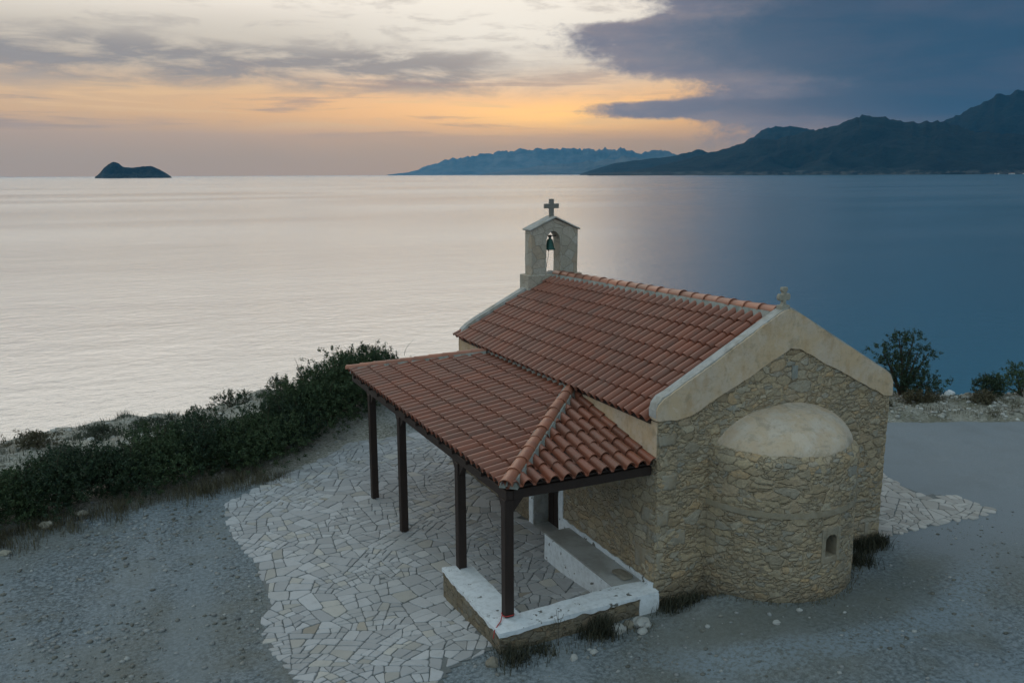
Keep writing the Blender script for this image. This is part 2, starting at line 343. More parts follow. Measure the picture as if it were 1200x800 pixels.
def sea_m(t, p):
    co = t.geo
    n1 = t.noise(t.vmath('MULTIPLY', co, (1, 1, 1)), .35, 5, .6)
    n2 = t.noise(t.vmath('MULTIPLY', co, (.5, 1, 1)), .06, 4, .6)
    n3 = t.noise(t.vmath('MULTIPLY', co, (.3, 1, 1)), .004, 4, .6)
    p.inputs['Base Color'].default_value = (.66, .68, .70, 1); p.inputs['Metallic'].default_value = 1.
    df = t.node('ShaderNodeBsdfDiffuse', Color=(.004, .18, .245, 1)); lw = t.node('ShaderNodeLayerWeight', Blend=.5); mx = t.node('ShaderNodeMixShader', Fac=t.rng(lw.outputs['Facing'], .62, .95, .44, .17))
    t.l.new(p.outputs[0], mx.inputs[1]); t.l.new(df.outputs[0], mx.inputs[2]); t.l.new(mx.outputs[0], t.out.inputs[0])
    t.l.new(t.rng(n3, .3, .7, .17, .25), p.inputs['Roughness'])
    h = t.math('ADD', t.math('MULTIPLY', n1, .35), t.math('MULTIPLY', n2, .6))
    h = t.math('ADD', h, t.math('MULTIPLY', t.noise(co, 1.6, 3, .6), .10))
    bump(t, p, h, .36, 1.)
SEA = mat('sea_water', sea_m, .22)

def leaf_mat(name, c1, c2, c3=None):
    def b(t, p):
        c, f = attr(t)
        n = t.noise(t.co, 2.4, 3)
        col = t.mix(f, c1, c2)
        if c3: col = t.mix(t.math('MULTIPLY', t.rng(n, .5, .7), .5), col, c3)
        t.l.new(col, p.inputs['Base Color'])
        p.inputs['Subsurface Weight'].default_value = 0
    return mat(name, b, .7)
LEAF = leaf_mat('shrub_leaf', (.014, .030, .020, 1), (.040, .070, .032, 1), (.045, .060, .022, 1))
LEAF2 = leaf_mat('bright_shrub_leaf', (.022, .045, .022, 1), (.065, .10, .042, 1), (.06, .085, .03, 1))
LEAF3 = leaf_mat('dry_scrub_leaf', (.06, .055, .035, 1), (.13, .115, .065, 1), (.09, .075, .04, 1))
LEAF4 = leaf_mat('grey_green_leaf', (.03, .043, .03, 1), (.085, .10, .066, 1))
WEED = leaf_mat('dry_weed_blade', (.022, .026, .016, 1), (.065, .062, .038, 1))
BARK = simple('bark', (.06, .045, .032), .9)
def hills_m(c1, c2, sc):
    def b(t, p):
        n = t.noise(t.geo, sc, 8, .65); q = t.noise(t.geo, sc*5, 6, .7)
        z = t.node('ShaderNodeSeparateXYZ', Vector=t.geo).outputs[2]
        col = t.mix(t.rng(t.math('ADD', t.math('MULTIPLY', n, .6), t.math('MULTIPLY', q, .4)), .38, .62), c1, c2)
        sh = t.math('MULTIPLY', t.rng(t.math('ADD', z, t.math('MULTIPLY', n, -90.)), 10., -30.), t.rng(q, .42, .6))
        col = t.mix(t.math('MULTIPLY', sh, .8), col, (.13, .12, .10, 1))
        t.l.new(col, p.inputs['Base Color']); bump(t, p, t.math('ADD', n, t.math('MULTIPLY', q, .4)), 1., 260)
    return mat('hill_scrub', b, 1.)
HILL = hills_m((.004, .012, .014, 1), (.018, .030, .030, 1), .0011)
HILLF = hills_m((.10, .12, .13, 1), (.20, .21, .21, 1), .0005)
ISLE = hills_m((.018, .02, .02, 1), (.06, .055, .048, 1), .012)

# ------------------------------------------------------------------ mesh helpers
def base_of(o):
    v = Vector((0, 0, 0))
    while o is not None: v += o.location; o = o.parent
    return v
def link(name, me, m, parent=None, loc=None):
    o = bpy.data.objects.new(name, me); COL.objects.link(o)
    if parent is not None:
        o.parent = parent; off = base_of(parent); me.transform(Matrix.Translation(-off))
    elif loc is not None:
        me.transform(Matrix.Translation(-Vector(loc))); o.location = loc
    for mm in (m if isinstance(m, (list, tuple)) else [m]): me.materials.append(mm)
    return o
def obj(name, bm, m, parent=None, smooth=False, loc=None, recalc=True):
    if recalc: bmesh.ops.recalc_face_normals(bm, faces=bm.faces)
    me = bpy.data.meshes.new(name); bm.to_mesh(me); bm.free()
    if smooth: me.polygons.foreach_set('use_smooth', [True]*len(me.polygons))
    return link(name, me, m, parent, loc)
def thing(name, label, cat, loc=(0, 0, 0), group=None):
    o = bpy.data.objects.new(name, None); COL.objects.link(o); o.location = loc; o.empty_display_size = .2
    return tag(o, label, cat, group)
def tag(o, label, cat, group=None):
    o['label'] = label; o['category'] = cat
    if group: o['group'] = group
    return o
def struct(o, kind='structure'): o['kind'] = kind; return o
def box(bm, x0, x1, y0, y1, z0, z1):
    v = [bm.verts.new(c) for c in ((x0,y0,z0),(x1,y0,z0),(x1,y1,z0),(x0,y1,z0),(x0,y0,z1),(x1,y0,z1),(x1,y1,z1),(x0,y1,z1))]
    for f in ((0,3,2,1),(4,5,6,7),(0,1,5,4),(1,2,6,5),(2,3,7,6),(3,0,4,7)): bm.faces.new([v[i] for i in f])
    return v
def prism(bm, pts, d):
    """closed outline pts (3-D, coplanar) pushed along the vector d"""
    d = Vector(d); a = [bm.verts.new(p) for p in pts]; b = [bm.verts.new(Vector(p)+d) for p in pts]
    fs = [bm.faces.new(a), bm.faces.new(b[::-1])]
    for i in range(len(pts)): fs.append(bm.faces.new((a[i], b[i], b[(i+1) % len(pts)], a[(i+1) % len(pts)])))
    return fs
def tube(bm, pts, radii, n=8, cap=True):
    rings = []; pts = [Vector(p) for p in pts]
    for i, p in enumerate(pts):
        d = (pts[min(i+1, len(pts)-1)]-pts[max(i-1, 0)]).normalized()
        q = d.to_track_quat('Z', 'Y'); r = radii[i] if hasattr(radii, '__len__') else radii
        rings.append([bm.verts.new(p + q @ Vector((r*math.cos(2*math.pi*k/n), r*math.sin(2*math.pi*k/n), 0))) for k in range(n)])
    for a, b in zip(rings, rings[1:]):
        for k in range(n): bm.faces.new((a[k], a[(k+1) % n], b[(k+1) % n], b[k]))
    if cap: bm.faces.new(rings[0][::-1]); bm.faces.new(rings[-1])
def lathe(bm, prof, c, n=24):
    rings = [[bm.verts.new((c[0]+r*math.cos(2*math.pi*k/n), c[1]+r*math.sin(2*math.pi*k/n), c[2]+z)) for k in range(n)] for r, z in prof]
    for a, b in zip(rings, rings[1:]):
        for k in range(n): bm.faces.new((a[k], a[(k+1) % n], b[(k+1) % n], b[k]))
    bm.faces.new(rings[0][::-1]); bm.faces.new(rings[-1])
def refine(bm, L, it=9):
    bm.normal_update()
    bmesh.ops.triangulate(bm, faces=bm.faces)
    for _ in range(it):
        es = [e for e in bm.edges if e.calc_length() > L]
        if not es: break
        bmesh.ops.subdivide_edges(bm, edges=es, cuts=1)
        bmesh.ops.triangulate(bm, faces=bm.faces)
def wobble(bm, amp, sc, seed=0, zfix=False):
    for v in bm.verts:
        n = noise.noise_vector(v.co*sc + Vector((seed, seed*2, 0)))
        v.co += Vector((n.x, n.y, 0 if zfix else n.z))*amp
def bevel(bm, w, seg=2):
    bm.normal_update()
    es = [e for e in bm.edges if len(e.link_faces) == 2 and e.calc_face_angle(0) > .6]
    bmesh.ops.bevel(bm, geom=es, offset=w, segments=seg, affect='EDGES', clamp_overlap=True)
def tint_corners(me, cols_per_face):
    a = me.color_attributes.new('tint', 'FLOAT_COLOR', 'CORNER')
    tot = np.empty(len(me.polygons), int); me.polygons.foreach_get('loop_total', tot)
    c = np.repeat(np.asarray(cols_per_face, np.float32), tot, axis=0)
    a.data.foreach_set('color', c.ravel())
def raw(name, V, F, nv):
    """mesh from numpy: V (n,3), F (m,nv) of vertex indices"""
    me = bpy.data.meshes.new(name); me.vertices.add(len(V)); me.vertices.foreach_set('co', np.asarray(V, np.float32).ravel())
    me.loops.add(len(F)*nv); me.loops.foreach_set('vertex_index', np.asarray(F, np.int32).ravel())
    me.polygons.add(len(F)); me.polygons.foreach_set('loop_start', np.arange(0, len(F)*nv, nv, dtype=np.int32))
    me.update(calc_edges=True); me.validate(); return me
sst = lambda a, b, x: (lambda t: t*t*(3-2*t))(min(1, max(0, (x-a)/(b-a))))
lerp = lambda a, b, t: a+(b-a)*t

# ------------------------------------------------------------------ terrain
SEAZ = -20.
EDGE_PTS = [(-60, 13.0), (-25, 14.5), (-13, 15.3), (-10.5, 15.6), (-8, 16.4), (-6, 17.0), (-3, 17.8), (0, 19), (4, 18), (8, 13), (11, 9.6), (13.4, 8.1), (17, 6.4), (22, 4.5), (40, -2), (70, -16)]
def edge_y(x):
    for (a, b), (c, d) in zip(EDGE_PTS, EDGE_PTS[1:]):
        if a <= x <= c: return lerp(b, d, (x-a)/(c-a))
    return EDGE_PTS[0][1] if x < 0 else EDGE_PTS[-1][1]
def flat_z(x, y):
    A = lerp(-.22, -.43, sst(-.4, 2.4, y))
    t = sst(-.6, .2, y); x0, x1 = lerp(-.5, .4, t), lerp(.9, 4.6, t)
    return lerp(A, 0, sst(x0, x1, x))
def ground_z(x, y):
    z = flat_z(x, y)
    near = 1 if (-6.4 < x < 8.6 and -1.5 < y < 14) else 0
    if not near:
        d = max(-6.4-x, x-8.6, -1.5-y, y-14, 0); k = sst(0, 2, d)
        z += k*(.05*noise.noise(Vector((x*.5, y*.5, 0))) + .03*noise.noise(Vector((x*2, y*2, 3))))
    vl = y + .492*(x-11.55)
    if x > 5: z += .16*sst(5.7, 6.4, vl)*(1+.9*noise.noise(Vector((x*1.3, y*1.3, 5)))) 
    ey = edge_y(x) + .7*noise.noise(Vector((x*.35, 7, 0))) + .3*noise.noise(Vector((x*1.4, 2, 0)))
    if x < 3:
        b = sst(10.2 + .12*(x+10), 13.5, y); z += b*(.22+.30*noise.noise(Vector((x*.45, y*.6, 9)))+.12*noise.noise(Vector((x*1.8, y*1.8, 1))))
    if y > ey-1.0:
        d = y-(ey-1.0); z -= .12*min(d, 1.)**2 + max(0, d-1)*1.05*(1+.35*noise.noise(Vector((x*.3, y*.3, 4))))
    return max(z, SEAZ-1)
def axis(bounds):
    out = []
    for a, b, s in bounds:
        n = max(1, round((b-a)/s)); out += [a+(b-a)*i/n for i in range(n)]
    return out + [bounds[-1][1]]
xs = axis([(-70, -20, 2.5), (-20, -12, .5), (-12, 19, .16), (19, 26, .5), (26, 75, 2.5)])
ys = axis([(-60, -14, 3), (-14, -6, .6), (-6, 21, .16), (21, 45, 1.2)])
V = np.array([(x, y, ground_z(x, y)) for y in ys for x in xs]); nx = len(xs)
F = np.array([(j*nx+i, j*nx+i+1, (j+1)*nx+i+1, (j+1)*nx+i) for j in range(len(ys)-1) for i in range(nx-1)])
me = raw('ground', V, F, 4); me.polygons.foreach_set('use_smooth', [True]*len(me.polygons))
struct(link('ground', me, GROUND))

# sea: one big sheet
bm = bmesh.new(); bmesh.ops.create_grid(bm, x_segments=40, y_segments=40, size=59500)
for v in bm.verts: v.co.z = SEAZ
struct(obj('sea', bm, SEA))

# ------------------------------------------------------------------ far hills, built as relief at their own distance
def at(px, dist):
    a = YAW + math.atan((px-600)/1044); return CAM.x+dist*math.sin(a), CAM.y+dist*math.cos(a)
def height_of(px, y, dist):
    hy = 204.2 + (600-px)*.00422
    return CAM.z + (hy-y)/1026*dist*math.cos(math.atan((px-600)/1044))*1.02
def range_mesh(name, prof, dist, depth, m, seed, nsc, na=.16, nu=260, nv=26, ca=.055):
    p0, p1 = prof[0][0], prof[-1][0]; V = []
    for j in range(nv+1):
        tt = j/nv*2-1                                     # -1 front foot, 0 crest, 1 back foot
        for i in range(nu+1):
            px = lerp(p0, p1, i/nu)
            for (a, b), (c, d) in zip(prof, prof[1:]):
                if a <= px <= c: yy = lerp(b, d, (px-a)/(c-a)); break
            D = dist + tt*depth; x, y = at(px, D); hc = height_of(px, yy, dist) - SEAZ
            s = 1-abs(tt)
            n = noise.fractal(Vector((x/nsc, y/nsc, seed)), 1., 2.1, 6)
            n2 = noise.fractal(Vector((px/11, seed, 0)), .8, 2.1, 6)
            shape = s**.85*(1-.85*abs(n)*(1-s)*2) * (1+na*.8*n*(1-s))
            crest = 1+(ca*n2+ca*.35*noise.fractal(Vector((px/3.5, seed, 4)), 1., 2.1, 4))*s
            z = SEAZ - 3 + max(0, (hc+3)*shape*crest)
            V.append((x, y, z))
    F = [(j*(nu+1)+i, j*(nu+1)+i+1, (j+1)*(nu+1)+i+1, (j+1)*(nu+1)+i) for j in range(nv) for i in range(nu)]
    me = raw(name, np.array(V), np.array(F), 4); me.polygons.foreach_set('use_smooth', [True]*len(F))
    return struct(link(name, me, m))
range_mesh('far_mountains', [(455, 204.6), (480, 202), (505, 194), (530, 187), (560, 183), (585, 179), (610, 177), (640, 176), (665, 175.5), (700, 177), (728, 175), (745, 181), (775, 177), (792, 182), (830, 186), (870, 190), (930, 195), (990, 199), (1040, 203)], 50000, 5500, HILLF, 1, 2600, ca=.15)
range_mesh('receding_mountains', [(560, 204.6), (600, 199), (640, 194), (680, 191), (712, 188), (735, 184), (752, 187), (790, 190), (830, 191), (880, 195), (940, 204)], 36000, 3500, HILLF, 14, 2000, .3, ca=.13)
range_mesh('middle_mountains', [(680, 203.8), (720, 192), (760, 187), (790, 184), (815, 177), (835, 180), (852, 184), (868, 172), (890, 156), (905, 152), (925, 151), (945, 154), (975, 166), (1010, 165), (1060, 160), (1095, 148), (1115, 140), (1140, 127), (1160, 118), (1185, 113), (1205, 112), (1240, 118), (1290, 130), (1340, 150), (1400, 204)], 24000, 4200, HILL, 5, 2200)
range_mesh('coastal_hills', [(690, 203.8), (740, 200.5), (780, 193), (805, 187), (830, 181), (862, 172), (885, 165), (905, 166), (930, 160), (950, 156), (975, 151), (1000, 142), (1013, 140), (1035, 142), (1058, 147), (1085, 146), (1105, 147), (1140, 158), (1200, 160), (1260, 150), (1320, 158), (1400, 170), (1480, 203)], 17000, 3000, HILL, 9, 1700)
range_mesh('island', [(112, 207.2), (117, 204), (124, 197), (129, 193), (135, 190.5), (141, 192), (147, 196.5), (156, 197), (168, 195.5), (178, 195), (188, 198.5), (196, 203), (202, 207.2)], 12000, 260, ISLE, 3, 260, nu=120, nv=20)

# ------------------------------------------------------------------ haze
bm = bmesh.new(); box(bm, -60000, 60000, -60000, 60000, SEAZ-2.5, 2600)
hz = obj('haze', bm, []); struct(hz, 'stuff')
hm = bpy.data.materials.new('haze'); hm.use_nodes = True; h = NT(hm.node_tree); h.n.clear()
ho = h.node('ShaderNodeOutputMaterial'); hv = h.node('ShaderNodeVolumePrincipled', Color=(.06, .42, .80, 1), Density=1.3e-5, Anisotropy=.55)
h.l.new(hv.outputs[0], ho.inputs['Volume']); hz.data.materials.append(hm)

# ------------------------------------------------------------------ paving of irregular slabs
def clip(poly, px, py, nxx, nyy):
    out = []
    for i in range(len(poly)):
        a, b = poly[i], poly[(i+1) % len(poly)]
        da = (a[0]-px)*nxx+(a[1]-py)*nyy; db = (b[0]-px)*nxx+(b[1]-py)*nyy
        if da <= 0: out.append(a)
        if da*db < 0: t = da/(da-db); out.append((a[0]+(b[0]-a[0])*t, a[1]+(b[1]-a[1])*t))
    return out
def area(p): return .5*abs(sum(p[i][0]*p[(i+1) % len(p)][1]-p[(i+1) % len(p)][0]*p[i][1] for i in range(len(p))))
def split(poly, target, rnd):
    if area(poly) < target*rnd.uniform(.7, 1.9) or len(poly) < 3: return [poly]
    cx = sum(p[0] for p in poly)/len(poly); cy = sum(p[1] for p in poly)/len(poly)
    a, b = max(((poly[i], poly[(i+1) % len(poly)]) for i in range(len(poly))), key=lambda e: math.dist(*e))
    ang = math.atan2(b[1]-a[1], b[0]-a[0]) + rnd.gauss(0, .20)
    w_ = math.sqrt(area(poly))*.16; ox, oy = rnd.uniform(-w_, w_), rnd.uniform(-w_, w_)
    n = (math.cos(ang), math.sin(ang)); r = []
    for s in (1, -1):
        q = clip(poly, cx+ox, cy+oy, n[0]*s, n[1]*s)
        if len(q) >= 3 and area(q) > .003: r += split(q, target, rnd)
    return r
def inside(pt, poly):
    x, y = pt; c = False
    for i in range(len(poly)):
        (x1, y1), (x2, y2) = poly[i], poly[i-1]
        if (y1 > y) != (y2 > y) and x < (x2-x1)*(y-y1)/(y2-y1)+x1: c = not c
    return c
def paving(name, region, holes, cell, target, seed, pal, hz=.022):
    rnd = random.Random(seed); x0 = min(p[0] for p in region)-1; x1 = max(p[0] for p in region)+1; y0 = min(p[1] for p in region)-1; y1 = max(p[1] for p in region)+1
    gx, gy = int((x1-x0)/cell)+1, int((y1-y0)/cell)+1
    seeds = {(i, j): (x0+(i+rnd.uniform(.05, .95))*cell, y0+(j+rnd.uniform(.05, .95))*cell) for i in range(gx) for j in range(gy)}
    V, F, C = [], [], []; bmv = bmesh.new()
    lay = bmv.loops.layers.float_color.new('tint')
    for (i, j), s in seeds.items():
        poly = [(s[0]-2*cell, s[1]-2*cell), (s[0]+2*cell, s[1]-2*cell), (s[0]+2*cell, s[1]+2*cell), (s[0]-2*cell, s[1]+2*cell)]
        for di in range(-2, 3):
            for dj in range(-2, 3):
                q = seeds.get((i+di, j+dj))
                if q and (di or dj): poly = clip(poly, (s[0]+q[0])/2, (s[1]+q[1])/2, q[0]-s[0], q[1]-s[1])
        if len(poly) < 3: continue
        for st in split(poly, target*rnd.choice((.5, .7, .9, 1.2, 1.9)), rnd):
            cx = sum(p[0] for p in st)/len(st); cy = sum(p[1] for p in st)/len(st)
            if not inside((cx, cy), region) or any(inside((cx, cy), h_) for h_ in holes): continue
            for ei in range(len(region)):
                ea, eb = region[ei], region[(ei+1) % len(region)]; L_ = math.dist(ea, eb)
                if L_ < .01: continue
                tt = max(0, min(1, ((cx-ea[0])*(eb[0]-ea[0])+(cy-ea[1])*(eb[1]-ea[1]))/L_**2))
                if math.dist((cx, cy), (lerp(ea[0], eb[0], tt), lerp(ea[1], eb[1], tt))) < .4:
                    nn = ((eb[1]-ea[1])/L_, -(eb[0]-ea[0])/L_)
                    if (cx-ea[0])*nn[0]+(cy-ea[1])*nn[1] > 0: nn = (-nn[0], -nn[1])
                    j_ = rnd.uniform(-.03, .05)
                    q_ = clip(st, ea[0]+nn[0]*j_, ea[1]+nn[1]*j_, *nn)
                    if len(q_) >= 3 and area(q_) > .25*area(st): st = q_
            if area(st) < .008: continue
            cx = sum(p[0] for p in st)/len(st); cy = sum(p[1] for p in st)/len(st)
            # gap, knocked corners
            r_ = math.sqrt(area(st)); k = max(.3, 1-.0145/r_)
            pts = [(cx+(p[0]-cx)*k, cy+(p[1]-cy)*k) for p in st]
            rd = []
            for a_ in range(len(pts)):
                p, q = pts[a_], pts[(a_+1) % len(pts)]; c1 = rnd.uniform(.06, .16); c2 = 1-rnd.uniform(.06, .16)
                rd.append((lerp(p[0], q[0], c1), lerp(p[1], q[1], c1)))
                if math.dist(p, q) > .18:
                    jx = rnd.uniform(.4, .6); rd.append((lerp(p[0], q[0], jx)+rnd.gauss(0, .007), lerp(p[1], q[1], jx)+rnd.gauss(0, .007)))
                rd.append((lerp(p[0], q[0], c2), lerp(p[1], q[1], c2)))
            top = hz+rnd.uniform(-.004, .006); tx, ty = rnd.gauss(0, .008), rnd.gauss(0, .008)
            def zz(p, o): return flat_z(p[0], p[1])+o+tx*(p[0]-cx)+ty*(p[1]-cy)
            ins = [(cx+(p[0]-cx)*(1-.02/max(r_, .1)), cy+(p[1]-cy)*(1-.02/max(r_, .1))) for p in rd]
            t_ = [bmv.verts.new((p[0], p[1], zz(p, top))) for p in ins]; m_ = [bmv.verts.new((p[0], p[1], zz(p, top-.008))) for p in rd]; b_ = [bmv.verts.new((p[0], p[1], zz(p, -.03))) for p in rd]
            fs = [bmv.faces.new(t_)]; n = len(rd)
            for a_ in range(n):
                fs.append(bmv.faces.new((m_[a_], m_[(a_+1) % n], t_[(a_+1) % n], t_[a_]))); fs.append(bmv.faces.new((b_[a_], b_[(a_+1) % n], m_[(a_+1) % n], m_[a_])))
            c = pal(rnd)
            for f in fs:
                for l in f.loops: l[lay] = c
    return obj(name, bmv, SLAB)
def pal(r):
    k = r.uniform(.78, 1.14); u = r.random()
    c = (.41, .42, .43) if u < .80 else ((.42, .41, .38) if u < .90 else ((.42, .425, .425) if u < .993 else (.34, .31, .26)))
    return (c[0]*k, c[1]*k, c[2]*k, 1)
TER = [(-5.72, 8.45), (-5.82, 6.5), (-5.6, 4.9), (-5.62, 3.6), (-5.95, 2.2), (-5.82, .7), (-5.7, -1.6), (-4.3, -1.2), (-3.9, -.45), (-3.3, -.12), (-2.8, .0), (-2.4, .1), (0, .2), (0, 9), (5.2, 9.2), (5.2, 13), (2.2, 16), (.9, 15.3), (-.3, 13.6), (-1.7, 12.0), (-2.9, 10.8), (-4.2, 9.75)]
struct(paving('terrace_paving', TER, [[(-2.80, -.15), (-2.42, -.15), (-2.42, 2.1), (-2.80, 2.1)], [(0.02, -.1), (5, -.1), (5, 8.6), (.02, 8.6)]], .80, .058, 11, pal))
def pal2(r):
    k = r.uniform(.8, 1.1); c = (.44, .425, .40) if r.random() < .7 else (.38, .36, .33); return (c[0]*k, c[1]*k, c[2]*k, 1)
RT = [(5.0, -.02), (8.35, -.12), (8.38, .9), (7.8, 1.35), (7.95, 2.1), (8.3, 3.1), (8.1, 8), (5.0, 9.2)]
struct(paving('side_paving', RT, [], .75, .05, 5, pal2))
def sheet(name, region, off, m, step=.3):
    """joint bed lying just above the ground, following it"""
    x0 = min(p[0] for p in region); x1 = max(p[0] for p in region); y0 = min(p[1] for p in region); y1 = max(p[1] for p in region)
    bm = bmesh.new(); gx = np.arange(x0, x1, step); gy = np.arange(y0, y1, step); vs = {}
    def gv(x, y):
        k = (round(x, 4), round(y, 4))
        if k not in vs: vs[k] = bm.verts.new((x, y, flat_z(x, y)+off))
        return vs[k]
    for x in gx:
        for y in gy:
            if inside((x+step/2, y+step/2), region): bm.faces.new((gv(x, y), gv(x+step, y), gv(x+step, y+step), gv(x, y+step)))
    return struct(obj(name, bm, m, smooth=True))
sheet('terrace_bed', [(p[0]*.985+(-.03), p[1]*.985+.03) for p in TER], .009, GROUT, .1)
sheet('side_bed', [(5.0, .05), (8.25, .02), (8.25, .9), (7.75, 1.35), (7.85, 2.1), (8.2, 3.1), (8.0, 8), (5.0, 9.1)], .009, GROUT, .1)

# ------------------------------------------------------------------ chapel
CH = thing('chapel', 'small stone chapel with red tiled roof, round apse, open bell gable and tiled timber porch', 'chapel', (2.5, 4.2, 0))
L = 8.42; WD = 5.0
def ridge_z(y): return lerp(4.44, 4.29, min(1, max(0, y/8.3)))
EZ = 2.94
def roof_z(x, y): return lerp(EZ, ridge_z(y), min(1, (x+.11)/2.61)) if x <= 2.5 else lerp(ridge_z(y), EZ-.08, (x-2.5)/2.65)

# masonry walls (one shell)
bm = bmesh.new()
prism(bm, [(0, .17, -.6), (0, 3.27, -.6), (0, 3.27, 1.75), (0, 4.38, 1.75), (0, 4.38, -.6), (0, L-.25, -.6), (0, L-.25, 2.86), (0, .17, 2.86)], (.45, 0, 0))       # left wall with the doorway
prism(bm, [(WD, .17, -.6), (WD, L-.25, -.6), (WD, L-.25, 2.82), (WD, .17, 2.82)], (-.45, 0, 0))
GT = [(-.0, 2.93), (-.0, -.6), (5.02, -.6), (5.04, 2.83), (4.97, 3.18), (2.55, 4.5), (.12, 3.25)]
prism(bm, [(x, 0, z) for x, z in GT], (0, .17, 0))
prism(bm, [(x, L-.25, z) for x, z in [(0, -.6), (5.0, -.6), (5.0, 2.9), (4.9, 3.1), (2.5, 4.3), (.1, 3.1), (0, 2.9)]], (0, .25, 0))
refine(bm, .085); wobble(bm, .012, 1.3, 3)
obj('wall', bm, MASON, CH, smooth=False)

# apse: half drum against the gable
AX, AY, AR = 2.4, .10, 1.40
bm = bmesh.new(); na_, nz_ = 90, 66; ring = []
for j in range(nz_+1):
    z = lerp(-.35, 2.42, j/nz_); rr = AR*(1+.012*(1-j/nz_)) - .13*max(0, (z-2.22)/.2)**2
    ring.append([bm.verts.new((AX+rr*math.cos(math.pi+math.pi*i/na_), AY+rr*math.sin(math.pi+math.pi*i/na_), z)) for i in range(na_+1)])
a_hole = lambda i, j: (abs((i+.5)/na_*180-93.) < 5.6 and .74 < lerp(-.35, 2.42, (j+.5)/nz_) < 1.09)
for j in range(nz_):
    for i in range(na_):
        if not a_hole(i, j): bm.faces.new((ring[j][i], ring[j][i+1], ring[j+1][i+1], ring[j+1][i]))
wobble(bm, .02, 1.1, 9)
for v in bm.verts: v.co.z = v.co.z
apse = obj('apse', bm, MASON, CH)
# shallow plastered half dome
bm = bmesh.new(); rows = 26; ring = []
for j in range(rows+1):
    t = j/rows
    rowv = []
    for i in range(61):
        a = math.pi+math.pi*i/60
        r = (AR-.095)*math.cos(t*math.pi/2)**.85*(1+.02*noise.noise(Vector((i*.12, t*3, 2)))) if t < 1 else 0
        x = AX+(.2*t)+r*math.cos(a)*1.0; y = AY+r*math.sin(a)
        z = 2.37+.56*math.sin(t*math.pi/2)**1.15
        z += .03*noise.noise(Vector((x*2, y*2, 0)))+.012*noise.noise(Vector((x*7, y*7, 3)))+(.03*noise.noise(Vector((i*.3, 0, 7))) if j < 3 else 0)
        rowv.append(bm.verts.new((x, y, z)))
    ring.append(rowv)
for a, b in zip(ring, ring[1:]):
    for i in range(60): bm.faces.new((a[i], a[i+1], b[i+1], b[i]))
lip = [bm.verts.new((AX+(v.co.x-AX)*.955, AY+(v.co.y-AY)*.955, 2.33+.02*noise.noise(v.co*5))) for v in ring[0]]
for i in range(60): bm.faces.new((lip[i], lip[i+1], ring[0][i+1], ring[0][i]))
bmesh.ops.remove_doubles(bm, verts=bm.verts, dist=.0005)
obj('apse_dome', bm, APSEPL, apse, smooth=True)
# string course
def band(a0, a1, r0, r1, z0, z1, seg=60, wob=.006):
    bm = bmesh.new(); rs = []
    for i in range(seg+1):
        a = R(lerp(a0, a1, i/seg)); q = wob*noise.noise(Vector((i*.4, z0*9, 1)))
        rs.append([bm.verts.new((AX+r*math.cos(a), AY+r*math.sin(a), z+q)) for r, z in ((r0, z0), (r1+q, z0+.008), (r1+q, z1-.008), (r0, z1))])
    for a, b in zip(rs, rs[1:]):
        for k in range(4): bm.faces.new((a[k], b[k], b[(k+1) % 4], a[(k+1) % 4]))
    return bm
obj('string_course', band(182, 356, AR-.06, AR+.036, 1.42, 1.53, 90, .012), CORNICE, apse)
# apse window: stone frame with a dark pane set back
bm = bmesh.new()
wa = R(273); cw, sw = math.cos(wa), math.sin(wa)
def wp(u_, r, z): return (AX+r*cw-u_*sw, AY+r*sw+u_*cw, z)
def wbox(bm, u0, u1, r0, r1, z0, z1):
    vs = [bm.verts.new(wp(u_, r, z)) for z in (z0, z1) for u_, r in ((u0, r0), (u1, r0), (u1, r1), (u0, r1))]
    for f in ((0,3,2,1),(4,5,6,7),(0,1,5,4),(1,2,6,5),(2,3,7,6),(3,0,4,7)): bm.faces.new([vs[i] for i in f])
wbox(bm, -.20, -.125, AR-.30, AR+.03, .62, 1.21); wbox(bm, .125, .20, AR-.30, AR+.03, .62, 1.21)
wbox(bm, -.125, .125, AR-.30, AR+.03, .62, .72); 
prism(bm, [wp(u_, AR+.03, z) for u_, z in [(-.125, 1.21), (-.125, 1.0), (-.10, 1.055), (-.05, 1.09), (0, 1.10), (.05, 1.09), (.10, 1.055), (.125, 1.0), (.125, 1.21)]], Vector(wp(0, AR-.30, 0))-Vector(wp(0, AR+.03, 0)))
bevel(bm, .008, 1)
wf = obj('window_frame', bm, CORNICE, apse)
bm = bmesh.new(); wbox(bm, -.125, .125, AR-.22, AR-.20, .72, 1.1); obj('window_pane', bm, DARKVOID, apse)
# gable plaster band, stands proud of the masonry
bm = bmesh.new()
OUT = [(-.05, 2.95), (-.055, 3.12), (-.02, 3.22), (.06, 3.30), (.20, 3.36), (2.46, 4.55), (2.55, 4.57), (2.64, 4.54), (4.93, 3.25), (5.03, 3.17), (5.085, 3.05), (5.09, 2.80)]
INN = [(4.86, 2.83), (4.7, 2.92), (3.6, 3.47), (2.82, 3.86), (2.6, 3.90), (2.5, 3.84), (1.9, 3.55), (1.25, 3.26), (.65, 2.99), (.3, 2.93)]
prism(bm, [(x, -.035, z) for x, z in OUT+INN], (0, .215, 0))
refine(bm, .07)
for v in bm.verts:
    q = noise.noise_vector(v.co*3.1+Vector((4, 1, 0))); q2 = noise.noise_vector(v.co*11); v.co.x += .012*q.x+.006*q2.x; v.co.z += .022*q.z*(1 if v.co.x < .3 or True else 0)+.009*q2.z; v.co.y += .008*q.y+.004*q2.y
for v in bm.verts:
    if v.co.y > .12: v.co.y = .178
obj('gable_plaster', bm, PLASTER, CH, smooth=False)
